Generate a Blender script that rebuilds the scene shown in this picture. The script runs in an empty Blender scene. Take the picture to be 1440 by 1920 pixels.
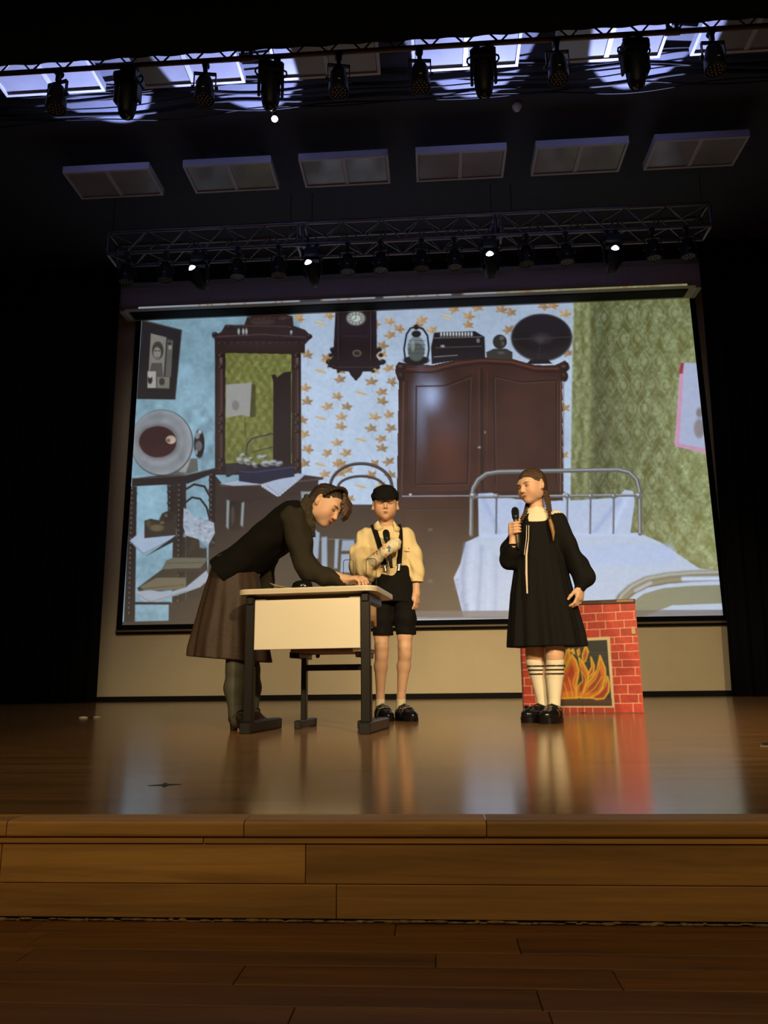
import bpy, math, random
import numpy as np
from mathutils import Vector, Matrix
random.seed(7); np.random.seed(7)
sc = bpy.context.scene
COL = sc.collection
# ------------------------------------------------------------------ camera
F = 1435.7; YAW, PIT, ROL, CAMH = -.0635, .2191, -.0112, .2157
_cy, _sy, _cp, _sp = math.cos(YAW), math.sin(YAW), math.cos(PIT), math.sin(PIT)
FW = np.array([_sy*_cp, _cy*_cp, _sp]); _r = np.array([_cy, -_sy, 0.]); _u = np.cross(_r, FW)
RT = math.cos(ROL)*_r + math.sin(ROL)*_u; UP = -math.sin(ROL)*_r + math.cos(ROL)*_u
CAM = np.array([0, 0, CAMH])
cam = bpy.data.cameras.new('camera'); cam.sensor_fit = 'AUTO'; cam.sensor_width = 36; cam.lens = F*36/1920
cam.clip_end = 200; cam.clip_start = .02
camo = bpy.data.objects.new('camera', cam); COL.objects.link(camo)
camo.matrix_world = Matrix(((RT[0], UP[0], -FW[0], 0), (RT[1], UP[1], -FW[1], 0), (RT[2], UP[2], -FW[2], CAMH), (0, 0, 0, 1)))
sc.camera = camo
def ray(px, py): return FW + RT*((px-720)/F) + UP*((960-py)/F)
def at(px, py, Y): d = ray(px, py); return CAM + d*(Y/d[1])        # point of the place seen at a pixel, at depth Y
def atz(px, py, Z): d = ray(px, py); return CAM + d*((Z-CAMH)/d[2])
# ------------------------------------------------------------------ world, exposure, large lights
wd = bpy.data.worlds.new('world'); sc.world = wd; wd.use_nodes = True
wd.node_tree.nodes['Background'].inputs[0].default_value = (.9, .75, .6, 1)
wd.node_tree.nodes['Background'].inputs[1].default_value = .0015
vs = sc.view_settings; vs.view_transform = 'Standard'; vs.look = 'None'; vs.exposure = 0; vs.gamma = 1; vs.use_curve_mapping = False
def spot(name, loc, aim, power, color, half, blend, radius):
    l = bpy.data.lights.new(name, 'SPOT'); l.energy = power; l.color = color; l.spot_size = 2*half; l.spot_blend = blend; l.shadow_soft_size = radius
    o = bpy.data.objects.new(name, l); COL.objects.link(o); o.location = loc
    o.rotation_euler = (Vector(aim)-Vector(loc)).to_track_quat('-Z', 'Y').to_euler(); return o
WARM = (1, .76, .42)
# front-of-house profile spots high in the hall
spot('hall_spot', (3.2, -5, 4.2), (.3, 5.2, .62), 2450, WARM, math.radians(15), .8, .14)
spot('hall_spot', (-2.6, -5, 4.2), (.4, 5.2, .62), 1300, WARM, math.radians(15), .8, .14)
spot('hall_spot', (.3, -5, 4.2), (1.6, 5.4, .62), 1350, WARM, math.radians(14), .8, .14)
def area(name, loc, aim, sx, sy, power, color):
    l = bpy.data.lights.new(name, 'AREA'); l.shape = 'RECTANGLE'; l.size = sx; l.size_y = sy; l.energy = power; l.color = color
    o = bpy.data.objects.new(name, l); COL.objects.link(o); o.location = loc
    o.rotation_euler = (Vector(aim)-Vector(loc)).to_track_quat('-Z', 'Y').to_euler(); return o
area('hall_fill_light', (0, -5, 6.5), (0, .5, 0), 6, 3, 150, (1, .80, .52))  # unseen warm ambient fill, added to brighten the steps
# ------------------------------------------------------------------ helpers
def lin(r, g, b):
    f = lambda c: (c/255/12.92) if c/255 <= .04045 else ((c/255+.055)/1.055)**2.4
    return (f(r), f(g), f(b))
MATS = {}
def mat(name, col, rough=.6, metal=0, bump=0, bscale=60, var=0, vscale=8, stretch=(1, 1, 1), spec=.5, coat=0, emit=None, estr=1, attr=None, sheen=0, sss=0):
    """procedural principled material: noise colour variation and noise bump in object space"""
    if name in MATS: return MATS[name]
    m = bpy.data.materials.new(name); m.use_nodes = True; nt = m.node_tree; N = nt.nodes; L = nt.links
    b = N['Principled BSDF']; b.inputs['Roughness'].default_value = rough; b.inputs['Metallic'].default_value = metal
    b.inputs['Specular IOR Level'].default_value = spec; b.inputs['Coat Weight'].default_value = coat
    b.inputs['Sheen Weight'].default_value = sheen
    if sss: b.inputs['Subsurface Weight'].default_value = sss; b.inputs['Subsurface Radius'].default_value = (.01, .004, .002)
    b.inputs['Base Color'].default_value = (*col, 1)
    tc = N.new('ShaderNodeTexCoord'); mp = N.new('ShaderNodeMapping'); mp.inputs['Scale'].default_value = stretch
    L.new(tc.outputs['Object'], mp.inputs['Vector'])
    src = None
    if attr:
        a = N.new('ShaderNodeAttribute'); a.attribute_name = attr; src = a.outputs['Color']
    if var:
        n = N.new('ShaderNodeTexNoise'); n.inputs['Scale'].default_value = vscale; n.inputs['Detail'].default_value = 5
        L.new(mp.outputs[0], n.inputs['Vector'])
        mr = N.new('ShaderNodeMapRange'); mr.inputs[1].default_value = .3; mr.inputs[2].default_value = .7; mr.inputs[3].default_value = 1-var; mr.inputs[4].default_value = 1+var
        L.new(n.outputs['Fac'], mr.inputs[0])
        mx = N.new('ShaderNodeVectorMath'); mx.operation = 'SCALE'
        if src: L.new(src, mx.inputs[0])
        else: mx.inputs[0].default_value = col
        L.new(mr.outputs[0], mx.inputs['Scale']); src = mx.outputs[0]
    if src: L.new(src, b.inputs['Base Color'])
    if bump:
        n2 = N.new('ShaderNodeTexNoise'); n2.inputs['Scale'].default_value = bscale; n2.inputs['Detail'].default_value = 4
        L.new(mp.outputs[0], n2.inputs['Vector'])
        bp = N.new('ShaderNodeBump'); bp.inputs['Strength'].default_value = bump; bp.inputs['Distance'].default_value = .01
        L.new(n2.outputs['Fac'], bp.inputs['Height']); L.new(bp.outputs[0], b.inputs['Normal'])
    if emit:
        b.inputs['Emission Color'].default_value = (*emit, 1); b.inputs['Emission Strength'].default_value = estr
    MATS[name] = m; return m
def tag(o, label=None, cat=None, group=None, kind=None):
    if label: o['label'] = label
    if cat: o['category'] = cat
    if group: o['group'] = group
    if kind: o['kind'] = kind
    return o
def empty(name, loc, rz=0, label=None, cat=None, group=None):
    o = bpy.data.objects.new(name, None); COL.objects.link(o); o.location = loc; o.rotation_euler = (0, 0, rz); o.empty_display_size = .1
    return tag(o, label, cat, group)
def put(name, me, m, parent=None):
    o = bpy.data.objects.new(name, me); COL.objects.link(o)
    if m is not None and not me.materials: me.materials.append(m)
    if parent is not None: o.parent = parent
    return o
def mesh_from(name, V, Q, smooth=True, cols=None):
    """fast mesh from numpy verts and quads/tris (fixed side count)"""
    V = np.asarray(V, np.float32); Q = np.asarray(Q, np.int32)
    me = bpy.data.meshes.new(name); me.vertices.add(len(V)); me.vertices.foreach_set('co', V.ravel())
    n, k = Q.shape; me.loops.add(n*k); me.loops.foreach_set('vertex_index', Q.ravel())
    me.polygons.add(n); me.polygons.foreach_set('loop_start', np.arange(n, dtype=np.int32)*k)
    try: me.polygons.foreach_set('loop_total', np.full(n, k, np.int32))
    except Exception: pass
    me.polygons.foreach_set('use_smooth', np.full(n, bool(smooth)))
    if cols is not None:
        a = me.color_attributes.new('Col', 'FLOAT_COLOR', 'POINT')
        c = np.ones((len(V), 4), np.float32); c[:, :3] = cols; a.data.foreach_set('color', c.ravel())
    me.update(calc_edges=True); me.validate(); return me
def rotm(rx=0, ry=0, rz=0):
    return np.array(Matrix.Rotation(rz, 3, 'Z') @ Matrix.Rotation(ry, 3, 'Y') @ Matrix.Rotation(rx, 3, 'X'))
def frame(d):
    d = np.asarray(d, float); d = d/np.linalg.norm(d); a = np.array([0, 0, 1.]) if abs(d[2]) < .9 else np.array([1., 0, 0])
    s = np.cross(a, d); s /= np.linalg.norm(s); t = np.cross(d, s); return s, t, d
class MB:
    """collects simple shapes; build() links them as one mesh object"""
    def __init__(s): s.v = []; s.f = []; s.sm = []
    def add(s, V, Fc, smooth=False):
        o = len(s.v); s.v += [tuple(map(float, p)) for p in V]; s.f += [tuple(i+o for i in f) for f in Fc]; s.sm += [smooth]*len(Fc); return s
    def box(s, c, d, R=None, bev=0):
        c = np.asarray(c, float); x, y, z = np.asarray(d, float)/2; R = np.eye(3) if R is None else R
        b = min(bev, x*.9, y*.9, z*.9)
        if b <= 0:
            V = [(i*x, j*y, k*z) for k in (-1, 1) for j in (-1, 1) for i in (-1, 1)]
            Fc = [(0, 2, 3, 1), (4, 5, 7, 6), (0, 1, 5, 4), (2, 6, 7, 3), (0, 4, 6, 2), (1, 3, 7, 5)]
        else:   # box with chamfered vertical and horizontal edges
            V = []; 
            for k, e in ((-1, b), (-1, 0), (1, 0), (1, b)):
                zz = k*(z if e else z-b); xx, yy = x-e, y-e
                V += [(xx-b*(e == 0), -yy, zz), (xx, -yy+b*(e == 0), zz), (xx, yy-b*(e == 0), zz), (xx-b*(e == 0), yy, zz), (-xx+b*(e == 0), yy, zz), (-xx, yy-b*(e == 0), zz), (-xx, -yy+b*(e == 0), zz), (-xx+b*(e == 0), -yy, zz)]
            Fc = [tuple(range(7, -1, -1)), tuple(range(24, 32))]
            for r in range(3): Fc += [(r*8+i, r*8+(i+1) % 8, r*8+8+(i+1) % 8, r*8+8+i) for i in range(8)]
        return s.add([R@np.array(p)+c for p in V], Fc)
    def cyl(s, a, b, r, n=12, r2=None, caps=True, smooth=True):
        a = np.asarray(a, float); b = np.asarray(b, float); r2 = r if r2 is None else r2; S, T, D = frame(b-a)
        V = [p+rr*(S*math.cos(2*math.pi*i/n)+T*math.sin(2*math.pi*i/n)) for p, rr in ((a, r), (b, r2)) for i in range(n)]
        s.add(V, [(i, (i+1) % n, n+(i+1) % n, n+i) for i in range(n)], smooth)
        if caps: s.add(V[:n], [tuple(range(n-1, -1, -1))]); s.add(V[n:], [tuple(range(n))])
        return s
    def tube(s, pts, r, n=8, closed=False, smooth=True):
        P = [np.asarray(p, float) for p in pts]; m = len(P); V = []
        rr = r if hasattr(r, '__len__') else [r]*m; pS = None
        for i in range(m):
            d = (P[(i+1) % m] if (closed or i < m-1) else P[i]) - (P[i-1] if (closed or i > 0) else P[i])
            d = d/(np.linalg.norm(d)+1e-12)
            if pS is None: S, T, D = frame(d)
            else:
                S = pS-d*(pS@d); S /= np.linalg.norm(S)+1e-12; T = np.cross(d, S)
            pS = S; V += [P[i]+rr[i]*(S*math.cos(2*math.pi*k/n)+T*math.sin(2*math.pi*k/n)) for k in range(n)]
        Fc = [(i*n+k, i*n+(k+1) % n, ((i+1) % m)*n+(k+1) % n, ((i+1) % m)*n+k) for i in range(m if closed else m-1) for k in range(n)]
        s.add(V, Fc, smooth)
        if not closed: s.add(V[:n], [tuple(range(n-1, -1, -1))]); s.add(V[-n:], [tuple(range(n))])
        return s
    def lathe(s, prof, c=(0, 0, 0), R=None, n=20, smooth=True, sx=1, sy=1):
        R = np.eye(3) if R is None else R; c = np.asarray(c, float); V = []
        for r, z in prof: V += [R@np.array([r*sx*math.cos(2*math.pi*i/n), r*sy*math.sin(2*math.pi*i/n), z])+c for i in range(n)]
        m = len(prof)
        s.add(V, [(j*n+i, j*n+(i+1) % n, (j+1)*n+(i+1) % n, (j+1)*n+i) for j in range(m-1) for i in range(n)], smooth)
        if prof[0][0] > 1e-5: s.add(V[:n], [tuple(range(n-1, -1, -1))])
        if prof[-1][0] > 1e-5: s.add(V[-n:], [tuple(range(n))])
        return s
    def sphere(s, c, r, R=None, n=16, m=10):
        r = np.asarray(r, float)*np.ones(3); R = np.eye(3) if R is None else R; V = []
        for j in range(m+1):
            t = math.pi*j/m
            V += [R@(r*np.array([math.sin(t)*math.cos(2*math.pi*i/n), math.sin(t)*math.sin(2*math.pi*i/n), -math.cos(t)]))+np.asarray(c, float) for i in range(n)]
        return s.add(V, [(j*n+i, j*n+(i+1) % n, (j+1)*n+(i+1) % n, (j+1)*n+i) for j in range(m) for i in range(n)], True)
    def prism(s, poly, z0, z1, R=None, c=(0, 0, 0)):
        R = np.eye(3) if R is None else R; c = np.asarray(c, float); n = len(poly)
        V = [R@np.array([p[0], p[1], z])+c for z in (z0, z1) for p in poly]
        return s.add(V, [tuple(range(n-1, -1, -1)), tuple(range(n, 2*n))]+[(i, (i+1) % n, n+(i+1) % n, n+i) for i in range(n)])
    def mesh(s, name):
        me = bpy.data.meshes.new(name); me.from_pydata(s.v, [], s.f); me.polygons.foreach_set('use_smooth', s.sm); me.update(); return me
    def build(s, name, m, parent=None): return put(name, s.mesh(name), m, parent)
def copy_tree(o, parent=None):
    c = o.copy(); COL.objects.link(c); c.parent = parent
    for ch in o.children: copy_tree(ch, c)
    return c
def arc(c, r, a0, a1, n, ax=(1, 0, 0), ay=(0, 0, 1)):
    ax = np.asarray(ax, float); ay = np.asarray(ay, float)
    return [np.asarray(c, float)+r*(ax*math.cos(a0+(a1-a0)*i/n)+ay*math.sin(a0+(a1-a0)*i/n)) for i in range(n+1)]
class Paint:
    """small painter: shapes in picture coordinates, filled with soft edges"""
    def __init__(s, PX, PY): s.X = PX; s.Y = PY; s.C = np.zeros(PX.shape+(3,)); s.rng = np.random.RandomState(3)
    def sl(s, x0, x1, y0, y1, m=3):
        r = np.where((s.Y.max(1) >= y0-m) & (s.Y.min(1) <= y1+m))[0]; c = np.where((s.X.max(0) >= x0-m) & (s.X.min(0) <= x1+m))[0]
        if len(r) == 0 or len(c) == 0: return None
        return slice(r[0], r[-1]+1), slice(c[0], c[-1]+1)
    def mix(s, q, a, col):
        col = np.asarray(lin(*col)) if not isinstance(col, np.ndarray) else col
        s.C[q] = s.C[q]*(1-a[..., None])+col*a[..., None]
    def poly(s, pts, col, a=1, soft=1.):
        P = np.asarray(pts, float); q = s.sl(P[:, 0].min(), P[:, 0].max(), P[:, 1].min(), P[:, 1].max(), soft*2+2)
        if q is None: return
        X, Y = s.X[q], s.Y[q]; d2 = np.full(X.shape, 1e9); ins = np.zeros(X.shape, bool)
        for (x0, y0), (x1, y1) in zip(P, np.roll(P, -1, 0)):
            ex, ey = x1-x0, y1-y0; t = np.clip(((X-x0)*ex+(Y-y0)*ey)/(ex*ex+ey*ey+1e-9), 0, 1)
            d2 = np.minimum(d2, (X-x0-ex*t)**2+(Y-y0-ey*t)**2)
            cr = ((y0 <= Y) != (y1 <= Y)); ins ^= cr & (X < x0+(Y-y0)*ex/(ey if abs(ey) > 1e-9 else 1e-9))
        sd = np.sqrt(d2)*np.where(ins, -1, 1); s.mix(q, a*np.clip(.5-sd/(2*soft), 0, 1), col)
    def ell(s, cx, cy, rx, ry, col, a=1, soft=1., rot=0):
        m = max(rx, ry); q = s.sl(cx-m, cx+m, cy-m, cy+m, soft*2+2)
        if q is None: return
        X, Y = s.X[q]-cx, s.Y[q]-cy; c, n = math.cos(rot), math.sin(rot); X, Y = X*c+Y*n, -X*n+Y*c
        k = np.sqrt((X/rx)**2+(Y/ry)**2); s.mix(q, a*np.clip(.5-(k-1)*min(rx, ry)/(2*soft), 0, 1), col)
    def glow(s, cx, cy, rx, ry, col, a=1, rot=0):
        m = 2.5*max(rx, ry); q = s.sl(cx-m, cx+m, cy-m, cy+m)
        if q is None: return
        X, Y = s.X[q]-cx, s.Y[q]-cy; c, n = math.cos(rot), math.sin(rot); X, Y = X*c+Y*n, -X*n+Y*c
        s.mix(q, a*np.exp(-((X/rx)**2+(Y/ry)**2)), col)
    def line(s, pts, w, col, a=1, soft=.8):
        P = np.asarray(pts, float); q = s.sl(P[:, 0].min(), P[:, 0].max(), P[:, 1].min(), P[:, 1].max(), w+soft*2+2)
        if q is None: return
        X, Y = s.X[q], s.Y[q]; d2 = np.full(X.shape, 1e9)
        for (x0, y0), (x1, y1) in zip(P[:-1], P[1:]):
            ex, ey = x1-x0, y1-y0; t = np.clip(((X-x0)*ex+(Y-y0)*ey)/(ex*ex+ey*ey+1e-9), 0, 1)
            d2 = np.minimum(d2, (X-x0-ex*t)**2+(Y-y0-ey*t)**2)
        s.mix(q, a*np.clip(.5-(np.sqrt(d2)-w/2)/(2*soft), 0, 1), col)
    def noise(s, scale, seed):
        """smooth value noise over the picture"""
        r = np.random.RandomState(seed); x = (s.X+500)/scale; y = (s.Y+500)/(scale); xi = x.astype(int); yi = y.astype(int); fx = x-xi; fy = y-yi
        T = r.rand(400, 400); fx = fx*fx*(3-2*fx); fy = fy*fy*(3-2*fy); xi %= 398; yi %= 398
        return (T[yi, xi]*(1-fx)+T[yi, xi+1]*fx)*(1-fy)+(T[yi+1, xi]*(1-fx)+T[yi+1, xi+1]*fx)*fy
    def leaf(s, x, y, r, rot, col=None):
        col = col or [(184, 156, 112), (192, 166, 124), (164, 138, 100), (178, 146, 100)][s.rng.randint(4)]
        lob = [(-90, 1.05), (-28, 1.0), (28, .78), (152, .78), (208, 1.0)]; pts = []; tips = []
        for k in range(5):
            a0, r0 = lob[k]; a1, r1 = lob[(k+1) % 5]; a1 = a1+360 if a1 < a0 else a1; jr = s.rng.uniform(.85, 1.12)
            for da, q in ((-17, .70), (-8, .80), (0, 1.), (8, .80), (17, .70)): a = math.radians(a0+da)+rot; pts.append((x+r*r0*q*jr*math.cos(a), y+r*r0*q*jr*.85*math.sin(a)))
            tips.append(pts[-3]); am = math.radians((a0+a1)/2)+rot; q = .50 if k != 2 else .16; pts.append((x+r*q*math.cos(am), y+r*q*.85*math.sin(am)))
        s.poly(pts, col, .92, 1.0); dk_ = tuple(int(c*.80) for c in col); s.poly([(x+(px-x)*.9, y+(py-y)*.9) for px, py in pts[3:14]]+[(x, y)], dk_, .6, 1.2)
        s.line([(x, y), (x+r*.15*math.cos(rot), y+r*1.35)], .7, (138, 132, 116), .55)
        for t in tips: s.line([(x, y+r*.15), (x+(t[0]-x)*.85, y+(t[1]-y)*.85)], .6, (126, 100, 70), .6)
    def bud(s, x, y, r=10):
        s.ell(x, y, r, r*.38, (196, 186, 158), .9, 1, .25); s.line([(x-r, y-r*.25), (x+r, y+r*.3)], .8, (140, 120, 90), .8)
# ------------------------------------------------------------------ setting
WOODL = lin(196, 138, 74)
def wood(name, col, rough, scale=1., var=.28, coat=0, bump=.05):
    """varnished boards: grain streaks along X, tone patches, fine bump"""
    if name in MATS: return MATS[name]
    m = bpy.data.materials.new(name); m.use_nodes = True; nt = m.node_tree; N = nt.nodes; L = nt.links; b = N['Principled BSDF']
    b.inputs['Roughness'].default_value = rough; b.inputs['Coat Weight'].default_value = coat; b.inputs['Coat Roughness'].default_value = .1
    tc = N.new('ShaderNodeTexCoord'); oi = N.new('ShaderNodeObjectInfo')
    ad = N.new('ShaderNodeVectorMath'); ad.operation = 'ADD'; L.new(tc.outputs['Object'], ad.inputs[0])
    sc_ = N.new('ShaderNodeVectorMath'); sc_.operation = 'SCALE'; sc_.inputs[0].default_value = (37, 11, 5); L.new(oi.outputs['Random'], sc_.inputs['Scale']); L.new(sc_.outputs[0], ad.inputs[1])
    mp = N.new('ShaderNodeMapping'); mp.inputs['Scale'].default_value = (1.3*scale, 26*scale, 26*scale); L.new(ad.outputs[0], mp.inputs['Vector'])
    n = N.new('ShaderNodeTexNoise'); n.inputs['Scale'].default_value = 1.6; n.inputs['Detail'].default_value = 8; n.inputs['Roughness'].default_value = .62; n.inputs['Distortion'].default_value = .6; L.new(mp.outputs[0], n.inputs['Vector'])
    mp2 = N.new('ShaderNodeMapping'); mp2.inputs['Scale'].default_value = (2, 9, 9); L.new(ad.outputs[0], mp2.inputs['Vector'])
    n2 = N.new('ShaderNodeTexNoise'); n2.inputs['Scale'].default_value = 1.1; n2.inputs['Detail'].default_value = 3; L.new(mp2.outputs[0], n2.inputs['Vector'])
    r = N.new('ShaderNodeValToRGB'); e = r.color_ramp.elements
    e[0].position = .3; e[0].color = (*[c*(1-var)*.8 for c in col], 1); e[1].position = .62; e[1].color = (*col, 1)
    x = e.new(.8); x.color = (*[min(1, c*(1+var*.5)) for c in col], 1)
    L.new(n.outputs['Fac'], r.inputs[0])
    mr = N.new('ShaderNodeMapRange'); mr.inputs[1].default_value = .3; mr.inputs[2].default_value = .7; mr.inputs[3].default_value = .8; mr.inputs[4].default_value = 1.12; L.new(n2.outputs['Fac'], mr.inputs[0])
    mr2 = N.new('ShaderNodeMapRange'); mr2.inputs[3].default_value = .86; mr2.inputs[4].default_value = 1.1; L.new(oi.outputs['Random'], mr2.inputs[0])
    mm = N.new('ShaderNodeMath'); mm.operation = 'MULTIPLY'; L.new(mr.outputs[0], mm.inputs[0]); L.new(mr2.outputs[0], mm.inputs[1])
    v = N.new('ShaderNodeVectorMath'); v.operation = 'SCALE'; L.new(r.outputs[0], v.inputs[0]); L.new(mm.outputs[0], v.inputs['Scale']); L.new(v.outputs[0], b.inputs['Base Color'])
    bp = N.new('ShaderNodeBump'); bp.inputs['Strength'].default_value = bump; bp.inputs['Distance'].default_value = .004; L.new(n.outputs['Fac'], bp.inputs['Height']); L.new(bp.outputs[0], b.inputs['Normal'])
    MATS[name] = m; return m
M_floor = wood('varnished_stage_floor', lin(158, 116, 70), .16, .8, .25, 0, .035)
M_board = wood('oiled_step_boards', lin(216, 158, 76), .5, 1., .3, 0, .12)
M_tread = wood('worn_step_tread', lin(146, 94, 38), .5, 1., .34, 0, .12)
M_wall = mat('cream_plaster', lin(232, 218, 186), .8, bump=.05, bscale=40, var=.03, vscale=3)
M_black = mat('black_velvet', (.006, .006, .007), .95, spec=.1, bump=.1, bscale=90)
M_dark = mat('black_paint', (.010, .010, .012), .8, spec=.2)
M_ceil = mat("dark_ceiling_paint", (.039, .041, .057), .8, bump=.05, bscale=20, var=.08)
X0, X1, YW, YF = -7.6, 7.2, 10.40, 1.311
fl = MB().box(((X0+X1)/2, (YF+YW+.2)/2, -.06), (X1-X0, YW+.2-YF, .12)).build('floor', M_floor)
tag(fl, 'glossy varnished wooden stage floor reflecting the back wall', 'floor', kind='structure')
# stage edge: nosing, thin strip, two courses of facing boards
def xs_at(px, Y, py=1600): return at(px, py, Y)[0]
def course(name, label, z0, z1, y0, y1, joints, m, bev=.002, part='board'):
    root = empty(name, (0, (y0+y1)/2, z0)); tag(root, label, 'step trim', kind='structure'); hy, hz = (y1-y0)/2, (z1-z0-.0008)/2
    js = [X0]+sorted(joints)+[X1]
    for a, b in zip(js[:-1], js[1:]):
        P = [(hy, -hz), (hy, hz)]+[(-hy+bev-bev*math.sin(t), hz-bev+bev*math.cos(t)) for t in np.linspace(0, math.pi/2, 5)]+[(-hy+bev-bev*math.cos(t), -hz+bev-bev*math.sin(t)) for t in np.linspace(0, math.pi/2, 4)]
        me = MB().prism([(y, z) for y, z in P], -(b-a-.0016)/2, (b-a-.0016)/2, R=np.array([[0, 0, 1.], [1, 0, 0], [0, 1, 0]])).mesh(part)
        o = put(part, me, m, root); o.location = ((a+b)/2, 0, (z1-z0)/2)
    return root
def spread(js, step, jit=.25):
    js = list(js); a = min(js); b = max(js)
    while a > X0+step*1.2: a -= step*(1+random.uniform(-jit, jit)); js.append(a)
    while b < X1-step*1.2: b += step*(1+random.uniform(-jit, jit)); js.append(b)
    return [j for j in js if X0+.2 < j < X1-.2]
course('trim_1', 'rounded wooden nosing along the stage front edge', -.0258, .0008, 1.296, 1.36, spread([xs_at(8, 1.296), xs_at(456, 1.296), xs_at(914, 1.296)], .8), M_board, .006)
course('trim_2', 'thin layered wooden strip under the stage nosing', -.0352, -.0262, 1.301, 1.36, spread([xs_at(380, 1.30)], 1.4), M_board, .001, 'strip')
course('trim_3', 'upper course of wooden boards facing the stage riser', -.0955, -.0356, 1.304, 1.36, spread([xs_at(573, 1.304), xs_at(3, 1.304)], 1.5), M_board, .0012)
course('trim_4', 'lower course of wooden boards facing the stage riser', -.1462, -.0957, 1.3035, 1.36, spread([xs_at(631, 1.304)], 1.6), M_board, .0012)
# crumbled glue bead in the corner below the riser
gb = MB(); x = -1.6
while x < 1.5:
    l = random.uniform(.006, .03); r = random.uniform(.0010, .0032)
    gb.sphere((x+l/2, 1.3015+random.uniform(-.0015, .001), -.1488+random.uniform(-.001, .0012)), (l*.62, r, r*.9), n=7, m=5); x += l*random.uniform(.7, 1.05)
g = gb.build('glue_bead', mat('old_glue', lin(150, 118, 70), .7, var=.5, vscale=60, bump=.3, bscale=200)); tag(g, 'crumbling yellowish glue bead in the corner below the stage riser', 'glue', kind='stuff')
# tread boards of the step in front of the stage
rows = [1.305, 1.241, 1.1725, 1.117, 1.048, .985, .926, .862, .80, .74, .68, .62, .56, .50]
tr = empty('floor_step', (0, .9, -.151)); tag(tr, 'dim brown wooden step tread below the stage riser', 'step', kind='structure')
tj = {0: [740, 45], 1: [40, 975], 2: [817, 20], 3: [440, 1160], 4: [-80, 1010], 5: [548, 1030]}
for i in range(len(rows)-1):
    js = spread([atz(p, 1750+i*30, -.151)[0] for p in tj.get(i, [random.uniform(0, 1440)])], 1.1)
    js = [X0]+sorted(js)+[X1]
    for a, b in zip(js[:-1], js[1:]):
        o = put('board', MB().box((0, 0, 0), (b-a-.0012, rows[i]-rows[i+1]-.0008, .02), bev=.0008).mesh('board'), M_tread, tr)
        o.location = ((a+b)/2, (rows[i]+rows[i+1])/2-.9, -.010+random.uniform(-.0004, .0002))
hf = MB().box((-.2, -8, -.36), (X1-X0, 17, .1)).build('floor_hall', M_tread); tag(hf, 'dark wooden hall floor in front of the step', 'floor', kind='structure')
st = MB().box((-.2, .93, -.25), (X1-X0, .87, .158)).build('step_base', M_tread); tag(st, 'solid base under the wooden step', 'step', kind='structure')
# walls, ceiling
wb = MB().box(((X0+X1)/2, YW+.1, 3.2), (X1-X0, .2, 6.4)).build('wall_back', M_wall); tag(wb, 'cream plaster back wall of the stage', 'wall', kind='structure')
bb = MB().box(((X0+X1)/2, YW-.012, .034), (X1-X0, .024, .068), bev=.004).build('baseboard_back', M_dark); tag(bb, 'black baseboard along the cream back wall', 'baseboard', kind='structure')
for n, x in (('wall_left', X0-.1), ('wall_right', X1+.1)):
    o = MB().box((x, 5.2, 3.1), (.2, 10.6, 6.6)).build(n, M_dark); tag(o, 'black side wall of the stage, '+n[5:]+' side', 'wall', kind='structure')
ce = MB().box(((X0+X1)/2, 6.0, 6.27), (X1-X0, 9.4, .1)).build('ceiling', M_ceil); tag(ce, 'dark ceiling above the stage', 'ceiling', kind='structure')
# curtains
def curtain(name, label, xa, xb, Y, za, zb, pitch, amp, edge=None, n=None):
    n = n or int(abs(xb-xa)/pitch*14); V = []; Fq = []; nz = 10
    for k in range(nz+1):
        t = k/nz; z = za+(zb-za)*t
        for i in range(n+1):
            s = i/n; x = xa+(xb-xa)*s
            if edge: x += edge(t)*(1-s)
            a = amp*(1.0-.35*t); ph = 2*math.pi*(xb-xa)*s/pitch
            V.append((x+.012*math.sin(ph*.37), Y+a*math.sin(ph+.5*math.sin(s*9))+a*.4*math.sin(ph*.5+1+t), z))
    for k in range(nz):
        for i in range(n): a = k*(n+1)+i; Fq.append((a, a+1, a+n+2, a+n+1))
    me = mesh_from(name, V, Fq); o = put(name, me, M_black); tag(o, label, 'curtain', 'black stage drapes')
    md = o.modifiers.new('thickness', 'SOLIDIFY'); md.thickness = .012
    return o
curtain('stage_curtain', 'black pleated leg curtain at the left of the projection screen', -4.34, -7.5, 9.80, .012, 6.15, .24, .05, edge=lambda t: -.06*t)
curtain('stage_curtain', 'black pleated leg curtain at the right of the projection screen', 3.594, 7.1, 9.80, .012, 6.15, .24, .05, edge=lambda t: .05*math.sin(min(1, t*1.2)*math.pi/2)+.135*t)
curtain('border_curtain', 'black border curtain hanging across above the front lighting truss', -7.5, 7.1, 5.2, 5.272, 6.2, .3, .006)
# ------------------------------------------------------------------ screen casing and projection screen
YS = 10.33
k_ = 9.95/10.35
cas = empty('screen_casing', ((-4.645+3.984)/2*k_, 10.15, 5.53)); tag(cas, 'long pale casing box of the roll-down screen above the projection', 'screen casing')
cx = cas.location.x; bw = (3.984+4.645)*k_
M_cas = mat('grey_white_casing', lin(190, 186, 190), .6, var=.04, vscale=2)
MB().box((0, -.0125, .185), (bw, .375, .34), bev=.004).build('box', M_cas, cas)
MB().box((-bw/2+.05, -.035, .0), (.10, .32, .03), bev=.01).build('end_bracket', M_cas, cas)
MB().box((bw/2-.05, -.035, .0), (.10, .32, .03), bev=.01).build('end_bracket', M_cas, cas)
for s_ in (-1, 1): MB().box((s_*(bw/2-.06), .205, .2), (.08, .08, .12), bev=.004).build('wall_bracket', M_cas, cas)
MB().box((-.02, .0, .008), (bw-.3, .22, .012)).build('slot', M_dark, cas)
scr = empty('projection_screen', (-.2535, YS, 1.0)); tag(scr, 'large roll-down projection screen showing an old-fashioned bedroom', 'projection screen')
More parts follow.
